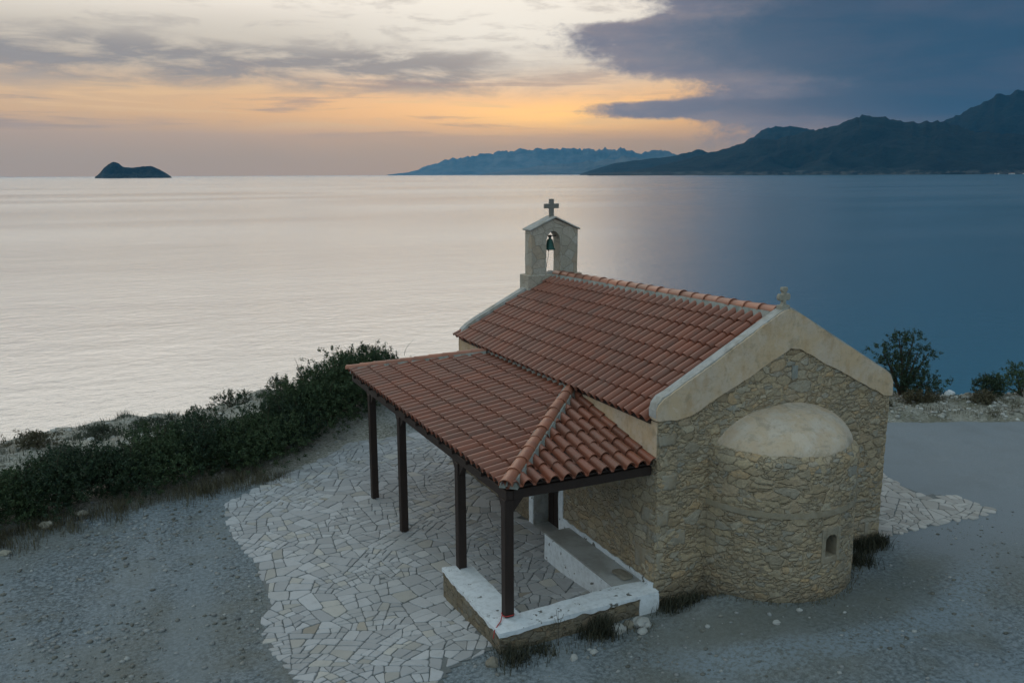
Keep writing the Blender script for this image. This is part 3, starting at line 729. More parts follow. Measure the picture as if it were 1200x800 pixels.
# pale coping on top of it
bm = bmesh.new()
ctop = [(-.065, 3.0), (-.07, 3.12), (-.035, 3.235), (.05, 3.325), (.20, 3.385), (2.46, 4.575), (2.55, 4.595), (2.64, 4.565), (4.94, 3.275), (5.045, 3.19), (5.1, 3.05)]
for i in range(len(ctop)-1):
    (xa, za), (xb, zb) = ctop[i], ctop[i+1]
    d = Vector((xb-xa, 0, zb-za)).normalized(); n = Vector((-d.z, 0, d.x))*-.028 if False else Vector((d.z, 0, -d.x))*.03
    prism(bm, [(xa, -.005, za), (xb, -.005, zb), (xb+n.x, -.005, zb+n.z), (xa+n.x, -.005, za+n.z)], (0, .19, 0))
bmesh.ops.remove_doubles(bm, verts=bm.verts, dist=.002)
obj('gable_coping', bm, COPING, CH)
# carved quoins at the two visible corners, each a rough block
def quoin(x0, x1, y0, y1, z0, z1):
    bm = bmesh.new(); box(bm, x0, x1, y0, y1, z0, z1); bevel(bm, .02, 2); refine(bm, .07); wobble(bm, .026, 4, x0*3+z0*7)
    return obj('quoin', bm, QUOIN, CH, smooth=True)
for i, (z0, z1, wx, wy) in enumerate([(.30, .72, .34, .6), (.77, 1.12, .60, .26), (1.15, 1.45, .24, .42), (1.75, 2.05, .40, .26), (2.5, 2.74, .36, .3)]):
    quoin(-.006, wx, -.006, wy, z0, z1)
for i, (z0, z1, wx, wy) in enumerate([(.1, .42, .36, .5), (.9, 1.2, .42, .3), (2.25, 2.6, .3, .5)]):
    quoin(WD-wx, WD+.022, -.006, wy, z0, z1)
# plaster strip under the eave, left side
bm = bmesh.new(); prism(bm, [(-.02, .02, 2.30), (-.02, L-.05, 2.50), (-.02, L-.05, 2.90), (-.02, .02, 2.92)], (.05, 0, 0))
refine(bm, .15); wobble(bm, .006, 2, 5); obj('eave_plaster', bm, PLASTER, CH)
# gable slit and small niche above the apse
bm = bmesh.new(); box(bm, 2.68, 2.80, -.024, .02, 3.36, 3.58); obj('gable_niche', bm, MORTAR, CH)
# far gable coping (seen from behind the tiles) + its wall plaster
bm = bmesh.new()
cp = [(-.04, 2.90), (-.03, 3.02), (.04, 3.12), (.16, 3.22), (.4, 3.36)] + [(.4+(2.5-.4)*k/8, 3.36+(4.42-3.36)*k/8) for k in range(1, 9)] + [(4.6, 3.36), (4.95, 3.1), (5.03, 2.88)]
lo = [(x*1. , z-.16) for x, z in cp[::-1]]
prism(bm, [(x, L-.20, z) for x, z in cp+[(4.9, 2.8), (2.5, 4.15), (.1, 2.95)]], (0, .26, 0)); bevel(bm, .03, 2)
obj('far_gable_coping', bm, COPING, CH)

# ---- door and its white surround
bm = bmesh.new(); box(bm, .34, .40, 3.30, 4.35, -.42, 1.72)
for k in range(1, 5): box(bm, .332, .34, 3.30+k*.21-.006, 3.30+k*.21+.006, -.4, 1.7)
door = obj('door', bm, WOOD, CH)
bm = bmesh.new(); tube(bm, [(.34, 3.45, .55), (.29, 3.45, .55), (.29, 3.45, .68), (.34, 3.45, .68)], .01, 6); obj('handle', bm, IRON, door)
bm = bmesh.new(); box(bm, -.03, .339, 3.29, 4.361, -.5, -.402)
obj('door_sill', bm, CONC, CH)
bm = bmesh.new()
box(bm, -.022, .012, 4.385, 4.56, -.45, 1.86); box(bm, -.022, .012, 3.10, 3.265, -.2, 1.86); box(bm, -.022, .012, 3.265, 4.385, 1.755, 1.86)
refine(bm, .1); wobble(bm, .012, 4, 2); obj('door_trim', bm, WHITE, CH)
bm = bmesh.new(); box(bm, -.004, .33, 4.362, 4.379, -.44, 1.745); box(bm, -.004, .33, 3.272, 3.289, -.44, 1.745); obj('door_jamb', bm, COPING, CH)

# ---- roof tiles
def tile_profile(n=7):
    """one tile across its width: flat pan then round roll"""
    P = [(0, -.004), (.012, -.022), (.058, -.024)]
    for k in range(n+1):
        a = math.pi*(1-k/n); P.append((.142+.080*math.cos(a), -.004+.088*math.sin(a)))
    return P
PROF = tile_profile(); TW = .225
def tiled(name, origin, e, s, width, rows, expo, parent, seed, cuts=(), zfun=None):
    """origin: eave corner; e: along the eave; s: up the slope (unit vectors)"""
    rnd = random.Random(seed); o = Vector(origin); e = Vector(e).normalized(); s = Vector(s).normalized(); n = e.cross(s)
    if n.z < 0: n = -n
    V, F, C = [], [], []; ncol = int(math.ceil(width/TW)); ln = expo+.05; k = len(PROF)
    for r in range(rows):
        for c in range(ncol):
            jx, js, jn = rnd.gauss(0, .003), rnd.gauss(0, .006), rnd.gauss(0, .0022); sk = rnd.gauss(0, .006)
            b0 = r*expo+js; pts = []
            hl, hu = .030+jn, .002+jn
            for (t, hh) in ((0, hl), (.5, (hl+hu)/2), (1., hu)):
                for (a, z) in PROF:
                    tap = 1-.06*t
                    aa = (a-.1125)*tap+.1125
                    pts.append(o+e*(c*TW+aa+jx+sk*t)+s*(b0+t*ln)+n*(z*tap+hh))
            low = [o+e*(c*TW+a+jx)+s*b0+n*(max(z-.016, -.034)+hl) for a, z in PROF]
            i0 = len(V); V += pts+low
            tn = rnd.gauss(0, 1); kk = 1+.06*tn; u = rnd.random()
            cc = (.225*kk, .074*kk, .041*kk, 1) if u < .62 else ((.20*kk, .072*kk, .043*kk, 1) if u < .9 else (.25*kk, .088*kk, .05*kk, 1))
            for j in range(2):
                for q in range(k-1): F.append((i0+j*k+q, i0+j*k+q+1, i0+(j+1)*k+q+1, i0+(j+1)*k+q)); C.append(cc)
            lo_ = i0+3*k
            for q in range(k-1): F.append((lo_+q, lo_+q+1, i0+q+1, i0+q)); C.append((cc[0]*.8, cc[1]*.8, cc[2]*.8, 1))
    V = [v+n*(.012*noise.noise(Vector((v.x*1.1, v.y*1.1, seed)))) for v in V]
    if zfun: V = [zfun(v) for v in V]
    me = raw(name, np.array([tuple(v) for v in V]), np.array(F), 4); tint_corners(me, C)
    bm = bmesh.new(); bm.from_mesh(me); bpy.data.meshes.remove(me)
    for co, no in cuts:
        bmesh.ops.bisect_plane(bm, geom=bm.verts[:]+bm.edges[:]+bm.faces[:], plane_co=co, plane_no=no, clear_outer=True)
    return obj(name, bm, TILE, parent, smooth=False, recalc=False)
def shade_arcs(o):
    me = o.data; me.polygons.foreach_set('use_smooth', [True]*len(me.polygons)); me.set_sharp_from_angle(angle=R(38))
def warp(v):                                  # lets the ridge sink slightly towards the bell gable
    t = max(0., min(1., (v.x+.11)/2.61 if v.x < 2.5 else (5.11-v.x)/2.61)); return Vector((v.x, v.y, v.z+(ridge_z(v.y)-4.44)*t))
sl = Vector((2.61, 0, 4.44-EZ)); sll = sl.length
roof = tiled('roof', (-.13, .13, EZ-.02), (0, 1, 0), sl, L-.31, 8, sll/8, CH, 3, zfun=warp); shade_arcs(roof)
sr = Vector((-2.61, 0, 4.44-EZ))
r2 = tiled('roof', (5.13, .13, EZ-.02), (0, 1, 0), sr, L-.31, 8, sll/8, CH, 4, zfun=warp); shade_arcs(r2)
bm = bmesh.new()   # boarding under the tiles
for y0, y1 in ((.18, 4.2), (4.2, L-.22)):
    prism(bm, [(-.035, y0, EZ-.02), (2.5, y0, ridge_z(y0)-.03), (5.035, y0, EZ-.02), (5.035, y0, EZ-.08), (2.5, y0, ridge_z(y0)-.12), (-.035, y0, EZ-.08)], (0, y1-y0, 0))
obj('roof_deck', bm, WOOD, CH)
def caps(name, p0, p1, n, r0, parent, seed, lift=.0):
    rnd = random.Random(seed); p0, p1 = Vector(p0), Vector(p1); d = (p1-p0); ln = d.length/n; d.normalize()
    side = d.cross(Vector((0, 0, 1))).normalized(); upv = side.cross(d)
    if upv.z < 0: upv = -upv
    V, F, C = [], [], []; kseg = 12
    for i in range(n):
        kk = 1+.13*rnd.gauss(0, 1); cc = (.32*kk, .125*kk, .073*kk, 1); js = rnd.gauss(0, .006); jz = rnd.gauss(0, .003)
        i0 = len(V)
        for t, rr in ((-.05, r0*1.13), (.01, r0*1.15), (.07, r0*1.06), (1.0, r0*.93)):
            c = p0+d*(ln*(i+t))+side*js+upv*(lift+jz)
            for q in range(kseg+1):
                a = math.pi*(q/kseg)*1.1-.05*math.pi; V.append(c+side*rr*math.cos(a)+upv*rr*.82*math.sin(a))
        k = kseg+1
        c = p0+d*(ln*(i-.05))+side*js+upv*(lift+jz)
        for q in range(k): a = math.pi*(q/kseg)*1.1-.05*math.pi; V.append(c+side*r0*.98*math.cos(a)+upv*r0*.98*.8*math.sin(a))
        for j in range(3):
            for q in range(kseg): F.append((i0+j*k+q, i0+j*k+q+1, i0+(j+1)*k+q+1, i0+(j+1)*k+q)); C.append(cc)
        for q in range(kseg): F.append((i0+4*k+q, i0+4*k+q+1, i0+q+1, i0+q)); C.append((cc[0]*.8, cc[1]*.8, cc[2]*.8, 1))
    me = raw(name, np.array([tuple(v) for v in V]), np.array(F), 4); tint_corners(me, C)
    o = link(name, me, TILE, parent); shade_arcs(o)
    return o
caps('ridge_cap', (2.5, .22, ridge_z(.3)+.055), (2.5, L-.28, ridge_z(L)+.055), 21, .112, roof, 8)
def strip(name, p0, p1, hw, h0, m, parent, seed=0):
    bm = bmesh.new(); p0, p1 = Vector(p0), Vector(p1); d = p1-p0; n = max(2, int(d.length/.1)); side = d.cross(Vector((0, 0, 1))).normalized(); rs = []
    for i in range(n+1):
        c = p0+d*i/n; q = .016*noise.noise(Vector((i*.55, seed, 0)))
        rs.append([bm.verts.new(c+side*a+Vector((0, 0, z))) for a, z in ((-hw-q, -.09), (-hw*.8, h0), (hw*.8, h0), (hw+q, -.09))])
    for a, b in zip(rs, rs[1:]):
        for k in range(4): bm.faces.new((a[k], b[k], b[(k+1) % 4], a[(k+1) % 4]))
    bm.faces.new(rs[0]); bm.faces.new(rs[-1][::-1]); return obj(name, bm, m, parent)
strip('ridge_mortar', (2.5, .19, ridge_z(.3)+.03), (2.5, L-.28, ridge_z(L)+.03), .15, .03, MORTAR, roof)

# ---- bell gable
TX0, TX1, TY0, TY1 = 1.84, 3.13, 8.16, 8.52
bm = bmesh.new()
OX0, OX1 = 2.25, 2.64; oc = (OX0+OX1)/2; orr = (OX1-OX0)/2
outl = [(TX0, 4.30), (TX0, 5.44), (2.485, 5.70), (TX1, 5.44), (TX1, 4.30), (OX1, 4.30), (OX1, 5.10)]
outl += [(oc+orr*math.cos(a)*(1 if True else 1), 5.10+.30*math.sin(a)**.9) for a in [math.pi*k/10 for k in range(1, 10)]]
outl += [(OX0, 5.10), (OX0, 4.30)]
prism(bm, [(x, TY0, z) for x, z in outl], (0, TY1-TY0, 0))
refine(bm, .12); wobble(bm, .008, 3, 12)
tower = obj('bell_gable', bm, ASHLAR, CH)
bm = bmesh.new(); box(bm, 1.72, 3.24, 8.10, 8.58, 3.55, 4.34); bevel(bm, .015, 1); refine(bm, .15); wobble(bm, .01, 3, 4); obj('plinth', bm, ASHLAR, tower)
bm = bmesh.new()
prism(bm, [(1.79, 8.11, 5.42), (1.79, 8.11, 5.458), (2.485, 8.11, 5.768), (3.18, 8.11, 5.458), (3.18, 8.11, 5.42), (2.485, 8.11, 5.725)], (0, .46, 0))
bevel(bm, .008, 1); obj('cap_slab', bm, COPING, tower)
bm = bmesh.new()
prism(bm, [(x, 8.31, z) for x, z in [(2.425, 5.72), (2.425, 5.95), (2.285, 5.95), (2.285, 6.065), (2.425, 6.065), (2.425, 6.18), (2.54, 6.18), (2.54, 6.065), (2.68, 6.065), (2.68, 5.95), (2.54, 5.95), (2.54, 5.72)]], (0, .075, 0))
bevel(bm, .008, 1); obj('cross', bm, CROSSM, tower)
# carved cross on the near gable
bm = bmesh.new()
gx, gy, gz = 2.50, .09, 4.57
box(bm, gx-.09, gx+.09, gy-.07, gy+.07, gz-.03, gz+.05)
prism(bm, [(gx+a, gy-.035, gz+b) for a, b in [(-.05, .04), (-.032, .10), (-.04, .135), (-.10, .125), (-.125, .16), (-.125, .21), (-.10, .245), (-.04, .225), (-.03, .26), (-.062, .30), (-.055, .35), (.055, .35), (.062, .30), (.03, .26), (.04, .225), (.10, .245), (.125, .21), (.125, .16), (.10, .125), (.04, .135), (.032, .10), (.05, .04)]], (0, .07, 0))
bevel(bm, .008, 1); obj('gable_cross', bm, CROSSL, CH)

# ---- porch
PX, PZ, WZ = -2.64, 2.27, 2.86     # eave line, eave height, height at the wall
Y0, HY0, HY1, Y1 = .05, 2.80, 6.55, 8.86
sp = Vector((-PX, 0, WZ-PZ))
def vcut(a, b, keep):
    """vertical plane through a-b (plan) that keeps the side holding the point keep"""
    d = Vector((b[0]-a[0], b[1]-a[1], 0)); n = Vector((d.y, -d.x, 0)).normalized()
    if (Vector((keep[0], keep[1], 0))-Vector((a[0], a[1], 0))).dot(n) > 0: n = -n
    return (Vector((a[0], a[1], 0)), n)
HN = vcut((PX, Y0), (0, HY0), (-.5, 5)); HF = vcut((PX, Y1), (0, HY1), (-.5, 5))
wallc = (Vector((-.022, 0, 0)), Vector((1, 0, 0)))
porch = tiled('porch_roof', (PX-.02, Y0-.1, PZ-.04), (0, 1, 0), sp, Y1-Y0+.2, 7, sp.length/7*1.0, CH, 21, cuts=(HN, HF, wallc)); shade_arcs(porch)
se = Vector((0, HY0-Y0, WZ-PZ))
NH = (HN[0], -HN[1]); FH = (HF[0], -HF[1])
he = tiled('hip_end', (PX-.02, Y0-.02, PZ-.04), (1, 0, 0), se, 2.7, 7, se.length/7, porch, 22, cuts=(NH, wallc)); shade_arcs(he)
sf = Vector((0, HY1-Y1, WZ-PZ))
he2 = tiled('hip_end', (PX-.02, Y1+.02, PZ-.04), (1, 0, 0), sf, 2.7, 6, sf.length/6, porch, 23, cuts=(FH, wallc)); shade_arcs(he2)
caps('hip_cap', (PX-.02, Y0-.02, PZ+.045), (-.05, HY0-.04, WZ+.05), 10, .10, porch, 31)
caps('hip_cap', (PX-.02, Y1+.02, PZ+.035), (-.05, HY1+.04, WZ+.04), 10, .085, porch, 32)
strip('hip_mortar', (PX+.06, Y0+.06, PZ+.03), (-.05, HY0-.04, WZ+.03), .145, .03, MORTAR, porch, 1)
strip('hip_mortar', (PX+.06, Y1-.06, PZ+.02), (-.05, HY1+.04, WZ+.02), .13, .03, MORTAR, porch, 2)
strip('wall_flashing', (-.03, HY0+.02, WZ+.0), (-.03, HY1-.02, WZ+.0), .06, .06, MORTAR, porch, 3)
bm = bmesh.new()   # boards under the porch tiles
dz = -.035
P = lambda x, y, z: (x, y, z+dz)
for poly in ([P(PX+.03, Y0+.06, PZ), P(-.03, HY0, WZ), P(-.03, HY1, WZ), P(PX+.03, Y1-.06, PZ)], [P(PX+.03, Y0+.06, PZ), P(-.03, Y0+.06, PZ), P(-.03, HY0, WZ)], [P(PX+.03, Y1-.06, PZ), P(-.03, HY1, WZ), P(-.03, Y1-.06, PZ)]):
    prism(bm, poly, (0, 0, -.03))
obj('roof_boards', bm, WOOD, porch)
bm = bmesh.new()
for k in range(13):
    y = .95+k*.62
    xe = 0.
    if y < HY0: xe = PX+(y-Y0)*(-PX)/(HY0-Y0)
    if y > HY1: xe = PX+(Y1-y)*(-PX)/(Y1-HY1)
    if xe-PX < .3 or y > 8.7: continue
    zb = PZ-.085; dzx = (WZ-PZ)/(-PX)
    prism(bm, [(PX-.02, y, zb-.045), (PX-.02, y, zb+.015), (xe-.03, y, zb+.015+(xe-PX)*dzx), (xe-.03, y, zb-.06+(xe-PX)*dzx)], (0, .08, 0))
obj('rafters', bm, WOOD, porch)
BX = -2.55
for nm, b in (('beam', (BX-.06, BX+.06, .12, 8.72, 2.02, 2.165)), ('beam', (BX+.063, -.02, .13, .25, 2.022, 2.167)), ('beam', (BX+.063, -.02, 8.5, 8.62, 2.022, 2.167))):
    bm = bmesh.new(); box(bm, *b); bevel(bm, .008, 1); obj(nm, bm, WOOD, CH)
for y, zb in ((.21, .125), (2.10, .125), (5.25, -.46), (7.33, -.46)):
    bm = bmesh.new(); box(bm, BX-.075, BX+.075, y-.075, y+.075, zb, 2.018); bevel(bm, .01, 1)
    po = obj('post', bm, WOOD, CH)
    for s in (1, -1):
        if y < 1 and s < 0: continue
        bm = bmesh.new(); prism(bm, [(BX-.045, y+s*.076, 1.80), (BX-.045, y+s*.076, 2.016), (BX-.045, y+s*.25, 2.016)], (.09, 0, 0)); obj('bracket', bm, WOOD, po)
    if y < 1: bm = bmesh.new(); prism(bm, [(BX+.076, y-.045, 1.80), (BX+.076, y-.045, 2.016), (BX+.25, y-.045, 2.016)], (0, .09, 0)); obj('bracket', bm, WOOD, po)

# ------------------------------------------------------------------ bell
BL = thing('bell', 'green bronze bell hanging in the arched opening of the bell gable', 'bell', (oc-.01, 8.33, 4.93))
bm = bmesh.new(); lathe(bm, [(.135, 0), (.138, .012), (.118, .045), (.095, .11), (.085, .18), (.078, .235), (.055, .265), (.03, .275), (.032, .31), (.012, .33)], (oc-.01, 8.33, 4.93)); obj('bell_body', bm, BRONZE, BL, smooth=True)
bm = bmesh.new(); tube(bm, [(OX0-.03, 8.33, 5.275), (OX1+.03, 8.33, 5.275)], .013, 8); box(bm, oc-.04, oc+.02, 8.30, 8.36, 5.235, 5.295); obj('rod', bm, IRON, BL)
bm = bmesh.new(); tube(bm, [(oc-.03, 8.33, 5.1), (oc-.04, 8.33, 4.93), (oc-.045, 8.33, 4.90)], [.01, .012, .022], 8); obj('clapper', bm, IRON, BL)
bm = bmesh.new(); tube(bm, [(oc-.045, 8.33, 4.90), (oc-.05, 8.34, 4.75), (oc-.085, 8.34, 4.6), (oc-.095, 8.34, 4.5)], .006, 5); obj('rope', bm, IRON, BL)

# ------------------------------------------------------------------ low wall and bench
LW = thing('low_wall', 'low L-shaped stone wall with whitewashed top carrying the two nearest porch posts', 'wall', (-2.65, .2, -.3))
TOPZ = .10
outer = [(-2.87, -.21), (-.02, -.09)]; 
wallpoly = [(-2.87, -.21), (-.01, -.09), (-.01, .28), (-.57, .33), (-2.36, .19), (-2.37, 2.12), (-2.84, 2.20)]
bm = bmesh.new(); prism(bm, [(x, y, -.62) for x, y in wallpoly], (0, 0, .62+TOPZ-.012)); refine(bm, .09); wobble(bm, .02, 2.2, 31, True)
obj('masonry', bm, MASON2, LW)
bm = bmesh.new()
cen = (-2.0, .4)
cpoly = [(-2.90, -.24), (-.0, -.115), (-.0, .30), (-.57, .345), (-2.35, .205), (-2.355, 2.13), (-2.87, 2.225)]
prism(bm, [(x, y, TOPZ-.035) for x, y in cpoly], (0, 0, .055)); refine(bm, .07)
for v in bm.verts:
    q = noise.noise_vector(v.co*3.5); v.co.x += q.x*.018; v.co.y += q.y*.018
    v.co.z += (.03*noise.noise(v.co*7+Vector((9, 0, 0)))-.005) if v.co.z < TOPZ-.01 else .006*q.z
bevel(bm, .006, 1)
obj('whitewashed_top', bm, WHITE, LW)
bm = bmesh.new(); box(bm, -.36, .008, -.135, -.06, -.30, TOPZ-.01); refine(bm, .06); wobble(bm, .015, 4, 6); obj('whitewashed_end', bm, WHITE, LW)
BN = thing('bench', 'long masonry bench with white front and grey cement seat against the chapel wall', 'bench', (-.3, 1.6, -.4))
bm = bmesh.new(); box(bm, -.57, -.56+.03, .35, 2.80, -.5, TOPZ-.012); box(bm, -.53, -.03, 2.77, 2.80, -.5, TOPZ-.012); refine(bm, .1); wobble(bm, .008, 3, 3); obj('front', bm, WHITE, BN)
bm = bmesh.new(); box(bm, -.53, -.03, .35, 2.77, -.5, TOPZ-.015); obj('core', bm, CONC, BN)
bm = bmesh.new(); box(bm, -.572, -.035, .30, 2.81, TOPZ-.010, TOPZ+.016); refine(bm, .12); wobble(bm, .006, 4, 8, False); bevel(bm, .006, 1); obj('seat', bm, CONC, BN)
bm = bmesh.new(); box(bm, -.032, -.004, .02, 3.09, -.42, TOPZ+.10); refine(bm, .08)
for v in bm.verts:
    if v.co.z > TOPZ: v.co.z += .035*noise.noise(v.co*6)
obj('wall_skirting', bm, WHITE, BN)
# red cord tied round the nearest post
bm = bmesh.new(); pts = [(BX+.095*math.cos(a), .21+.095*math.sin(a), .16+.008*math.sin(3*a)) for a in [k*2*math.pi/16 for k in range(17)]]
tube(bm, pts, .008, 6); tube(bm, [(BX-.095, .21, .16), (BX-.18, .08, .135), (BX-.28, -.02, .135), (BX-.345, -.06, .10), (BX-.375, -.08, -.02)], .008, 6)
tag(obj('cord', bm, REDCORD, None, loc=(BX, .21, .13)), 'thin red cord tied round the foot of the nearest porch post', 'cord')

# ------------------------------------------------------------------ rocks and pebbles
def rock(name, label, x, y, z, sx, sy, sz, m, seed, cat='stone', group=None):
    bm = bmesh.new(); bmesh.ops.create_icosphere(bm, subdivisions=3, radius=1)
    for v in bm.verts:
        k = 1+.35*noise.noise(v.co*1.3+Vector((seed, 0, 0)))+.1*noise.noise(v.co*4+Vector((0, seed, 0)))
        v.co = Vector((v.co.x*k*sx, v.co.y*k*sy, max(v.co.z*k, -.4)*sz))+Vector((x, y, z))
    return tag(obj(name, bm, m, None, smooth=False, loc=(x, y, z)), label, cat, group)
rock('flat_stone', 'flat brown stone lying on the bench seat by the chapel corner', -.22, .62, TOPZ+.045, .13, .21, .032, ROCKD, 3)
gz_ = flat_z
for i, (x, y, s, mm, lb) in enumerate([(-.50, -.42, .13, ROCK, 'largest pale rock at the foot of the low wall near its white end'), (-.72, -.36, .09, ROCKD, 'brownish rock against the low wall beside the largest pale rock'),
        (-.95, -.40, .11, ROCK, 'pale grey rock under the middle of the low wall front'), (-.62, -.60, .07, ROCK, 'small pale rock just in front of the rocks by the low wall'),
        (-1.60, -.78, .05, ROCK, 'small pale rock lying on gravel before the dry weed stalk'), (-1.95, -.80, .055, ROCK, 'second small pale rock on gravel left of the dry weed stalk'),
        (-3.1, -.42, .09, ROCKD, 'brown rock at the outer corner of the low wall'), (1.15, -1.6, .05, ROCK, 'white pebble lying on gravel in front of the apse'),
        (1.75, -1.45, .045, ROCK, 'smaller white pebble close to the apse foot')]):
    rock('rock', lb, x, y, gz_(x, y)+s*.3, s*1.2, s, s*.8, mm, i*3.7)
for x, y, s, lb in [(-9.2, 8.6, .12, 'white rock under the hedge at the far left edge'), (-8.55, 9.0, .10, 'white rock below the hedge by the dry grass'), (-9.9, 7.6, .08, 'small white rock at the gravel edge, leftmost'), (15.2, 6.55, .13, 'white rock on the verge between the tall shrub and the low bushes')]:
    rock('rock', lb, x, y, ground_z(x, y)+s*.35, s*1.3, s, s*.8, CROSSL if x < 0 else WHITE, x)
# loose gravel
def gravel(name, n, region, smin, smax, seed, cols, dens=None):
    r = np.random.default_rng(seed); ico = bmesh.new(); bmesh.ops.create_icosphere(ico, subdivisions=1, radius=1)
    bv = np.array([tuple(v.co) for v in ico.verts]); bf = np.array([[v.index for v in f.verts] for f in ico.faces]); ico.free()
    V, F, C = [], [], []
    x0, x1, y0, y1 = region
    k = 0
    while k < n:
        x, y = r.uniform(x0, x1), r.uniform(y0, y1)
        if inside((x, y), TER) or inside((x, y), RT) or (-3.2 < x < 5.1 and -.3 < y < 9): continue
        if dens and r.random() > dens(x, y): continue
        s = smin+(smax-smin)*r.random()**5
        q = bv*(1+r.normal(0, .16, (len(bv), 1)))*np.array([s*r.uniform(.8, 1.5), s*r.uniform(.8, 1.3), s*r.uniform(.5, .8)])
        V.append(q+np.array([x, y, ground_z(x, y)+s*.15])); F.append(bf+k*len(bv)); c = np.array(cols[r.integers(len(cols))])*r.uniform(.7, 1.25)
        C.append(np.tile(np.append(c, 1), (len(bf), 1))); k += 1
    me = raw(name, np.concatenate(V), np.concatenate(F), 3); tint_corners(me, np.concatenate(C))
    return struct(link(name, me, SLAB), 'stuff')
gd = lambda x, y: .15+.85*max(0, min(1, .5+1.6*noise.noise(Vector((x*.5, y*.5, 2)))))
cols = [(.17, .18, .18), (.23, .24, .24), (.13, .13, .11), (.19, .19, .17), (.30, .31, .30)]
gravel('gravel', 5200, (-12, -5.4, -2, 10.5), .010, .05, 1, cols, gd)
gravel('gravel', 3200, (-6, 9, -5.5, 0), .008, .04, 2, cols, gd)
gravel('verge_stones', 2200, (9.5, 18.5, 3.8, 8.2), .015, .09, 3, [(.36, .36, .32), (.25, .24, .2), (.45, .45, .42)], lambda x, y: 1. if y+.492*(x-11.55) > 5.75 else .0)
gravel('bluff_stones', 1500, (-11.5, 1, 10.5, 16.5), .02, .10, 4, [(.36, .36, .32), (.28, .27, .22), (.48, .47, .43)], gd)

# ------------------------------------------------------------------ shrubs
def leaves(name, blobs, n, size, m, seed, lump=.28, clump=26, tall=1., parent=None, thin=.55):
    """leaf faces gathered in sprigs over the outer volume of several lobes; blobs: (x,y,z,rx,ry,rz)"""
    r = np.random.default_rng(seed); nc = max(1, n//clump)
    vol = np.array([b[3]*b[4]*b[5] for b in blobs])**(2/3); which = r.choice(len(blobs), nc, p=vol/vol.sum())
    d = r.normal(size=(nc, 3)); d /= np.linalg.norm(d, axis=1)[:, None]; d[:, 2] = np.where(d[:, 2] < -.75, -d[:, 2], d[:, 2])
    rad = r.uniform(.0, 1, nc)**.33
    lm = np.array([1+lump*noise.noise(Vector(q)*2.1+Vector((seed, k_*3., 0))) + lump*.6*noise.noise(Vector(q)*5.+Vector((seed, 0, 9))) for q, k_ in zip(d, which)])
    B = np.array(blobs)[which]
    c = B[:, :3]+d*B[:, 3:]*(rad*lm)[:, None]
    od = d/np.linalg.norm(d, axis=1)[:, None]
    C = np.repeat(c, clump, 0); OD = np.repeat(od, clump, 0); N = len(C)
    sprig = r.uniform(0, 1, N)[:, None]
    ax = np.repeat(od+np.array([0, 0, .5])+r.normal(0, .45, (nc, 3)), clump, 0)
    ax /= np.linalg.norm(ax, axis=1)[:, None]
    cs = size*np.repeat(r.uniform(2., 4.2, nc), clump)[:, None]
    P_ = C+ax*sprig*cs+r.normal(0, size*.55, (N, 3))
    a = r.normal(size=(N, 3))+ax*1.0; a /= np.linalg.norm(a, axis=1)[:, None]; b = np.cross(a, r.normal(size=(N, 3))); b /= np.linalg.norm(b, axis=1)[:, None]
    s = size*r.uniform(.6, 1.3, (N, 1))
    V = np.stack([P_-a*s*.6, P_+b*s*.5*thin, P_+a*s*.7, P_-b*s*.5*thin], 1).reshape(-1, 3)
    F = np.arange(N*4).reshape(-1, 4)
    me = raw(name, V, F, 4)
    t = np.clip(r.uniform(0, 1, N)*.6+np.repeat(r.uniform(0, .5, nc), clump), 0, 1)
    tint_corners(me, np.stack([t, t, t, np.ones(N)], 1))
    return link(name, me, m, parent)
def stems(blobs, base, parent, seed, n=6, r0=.03):
    rnd = random.Random(seed); bm = bmesh.new()
    for k in range(n):
        b = rnd.choice(blobs); tx, ty, tz = b[0]+rnd.uniform(-.5, .5)*b[3], b[1]+rnd.uniform(-.5, .5)*b[4], b[2]+rnd.uniform(-.1, .6)*b[5]
        sx, sy = base[0]+rnd.uniform(-.12, .12), base[1]+rnd.uniform(-.12, .12); pts = []
        for i in range(6):
            t = i/5; pts.append((lerp(sx, tx, t**1.3)+rnd.gauss(0, .02), lerp(sy, ty, t**1.3)+rnd.gauss(0, .02), lerp(base[2]-.05, tz, t)))
        tube(bm, pts, [r0*(1-.75*i/5) for i in range(6)], 6)
    return obj('stem', bm, BARK, parent)
def shrub(name, label, x, y, w_, d_, h_, seed, n=9000, size=.05, m=LEAF, nb=6, group=None, cat='shrub', z=None, lump=.3, flat=False):
    rnd = random.Random(seed); z = ground_z(x, y) if z is None else z
    T = thing(name, label, cat, (x, y, z), group); bl = []
    for k in range(nb):
        a = rnd.uniform(0, 2*math.pi); q = rnd.uniform(.1, .62) if k else 0
        hh = h_*rnd.uniform(.42, .62)*(1 if k else 1.05); 
        bl.append((x+w_*.5*q*math.cos(a)*1.2, y+d_*.5*q*math.sin(a)*1.2, z+hh*(.85 if not flat else .5), w_*rnd.uniform(.27, .40), d_*rnd.uniform(.29, .42), hh*.95))
    leaves('foliage', bl, n, size, m, seed, lump, parent=T)
    # mesh built in world space by leaves(); link() already moved it under T
    stems(bl, (x, y, z), T, seed)
    if h_ > .98:
        for k in range(4):
            q = rnd.choice(bl); x1, y1, z1 = q[0]+rnd.uniform(-.5, .5)*q[3], q[1]+rnd.uniform(-.4, .4)*q[4], q[2]+q[5]*rnd.uniform(.75, .95); a = rnd.uniform(-1, 1); l = rnd.uniform(.2, .42)
            bm = bmesh.new(); tube(bm, [(x1, y1, z1-.1), (x1+.3*l*a, y1, z1+l*.5), (x1+.8*l*a, y1, z1+l)], [.009, .006, .003], 5); obj('twig', bm, BARK, T)
    return T, bl
HG = 'dense dark green shrubs of the hedge along the gravel edge'
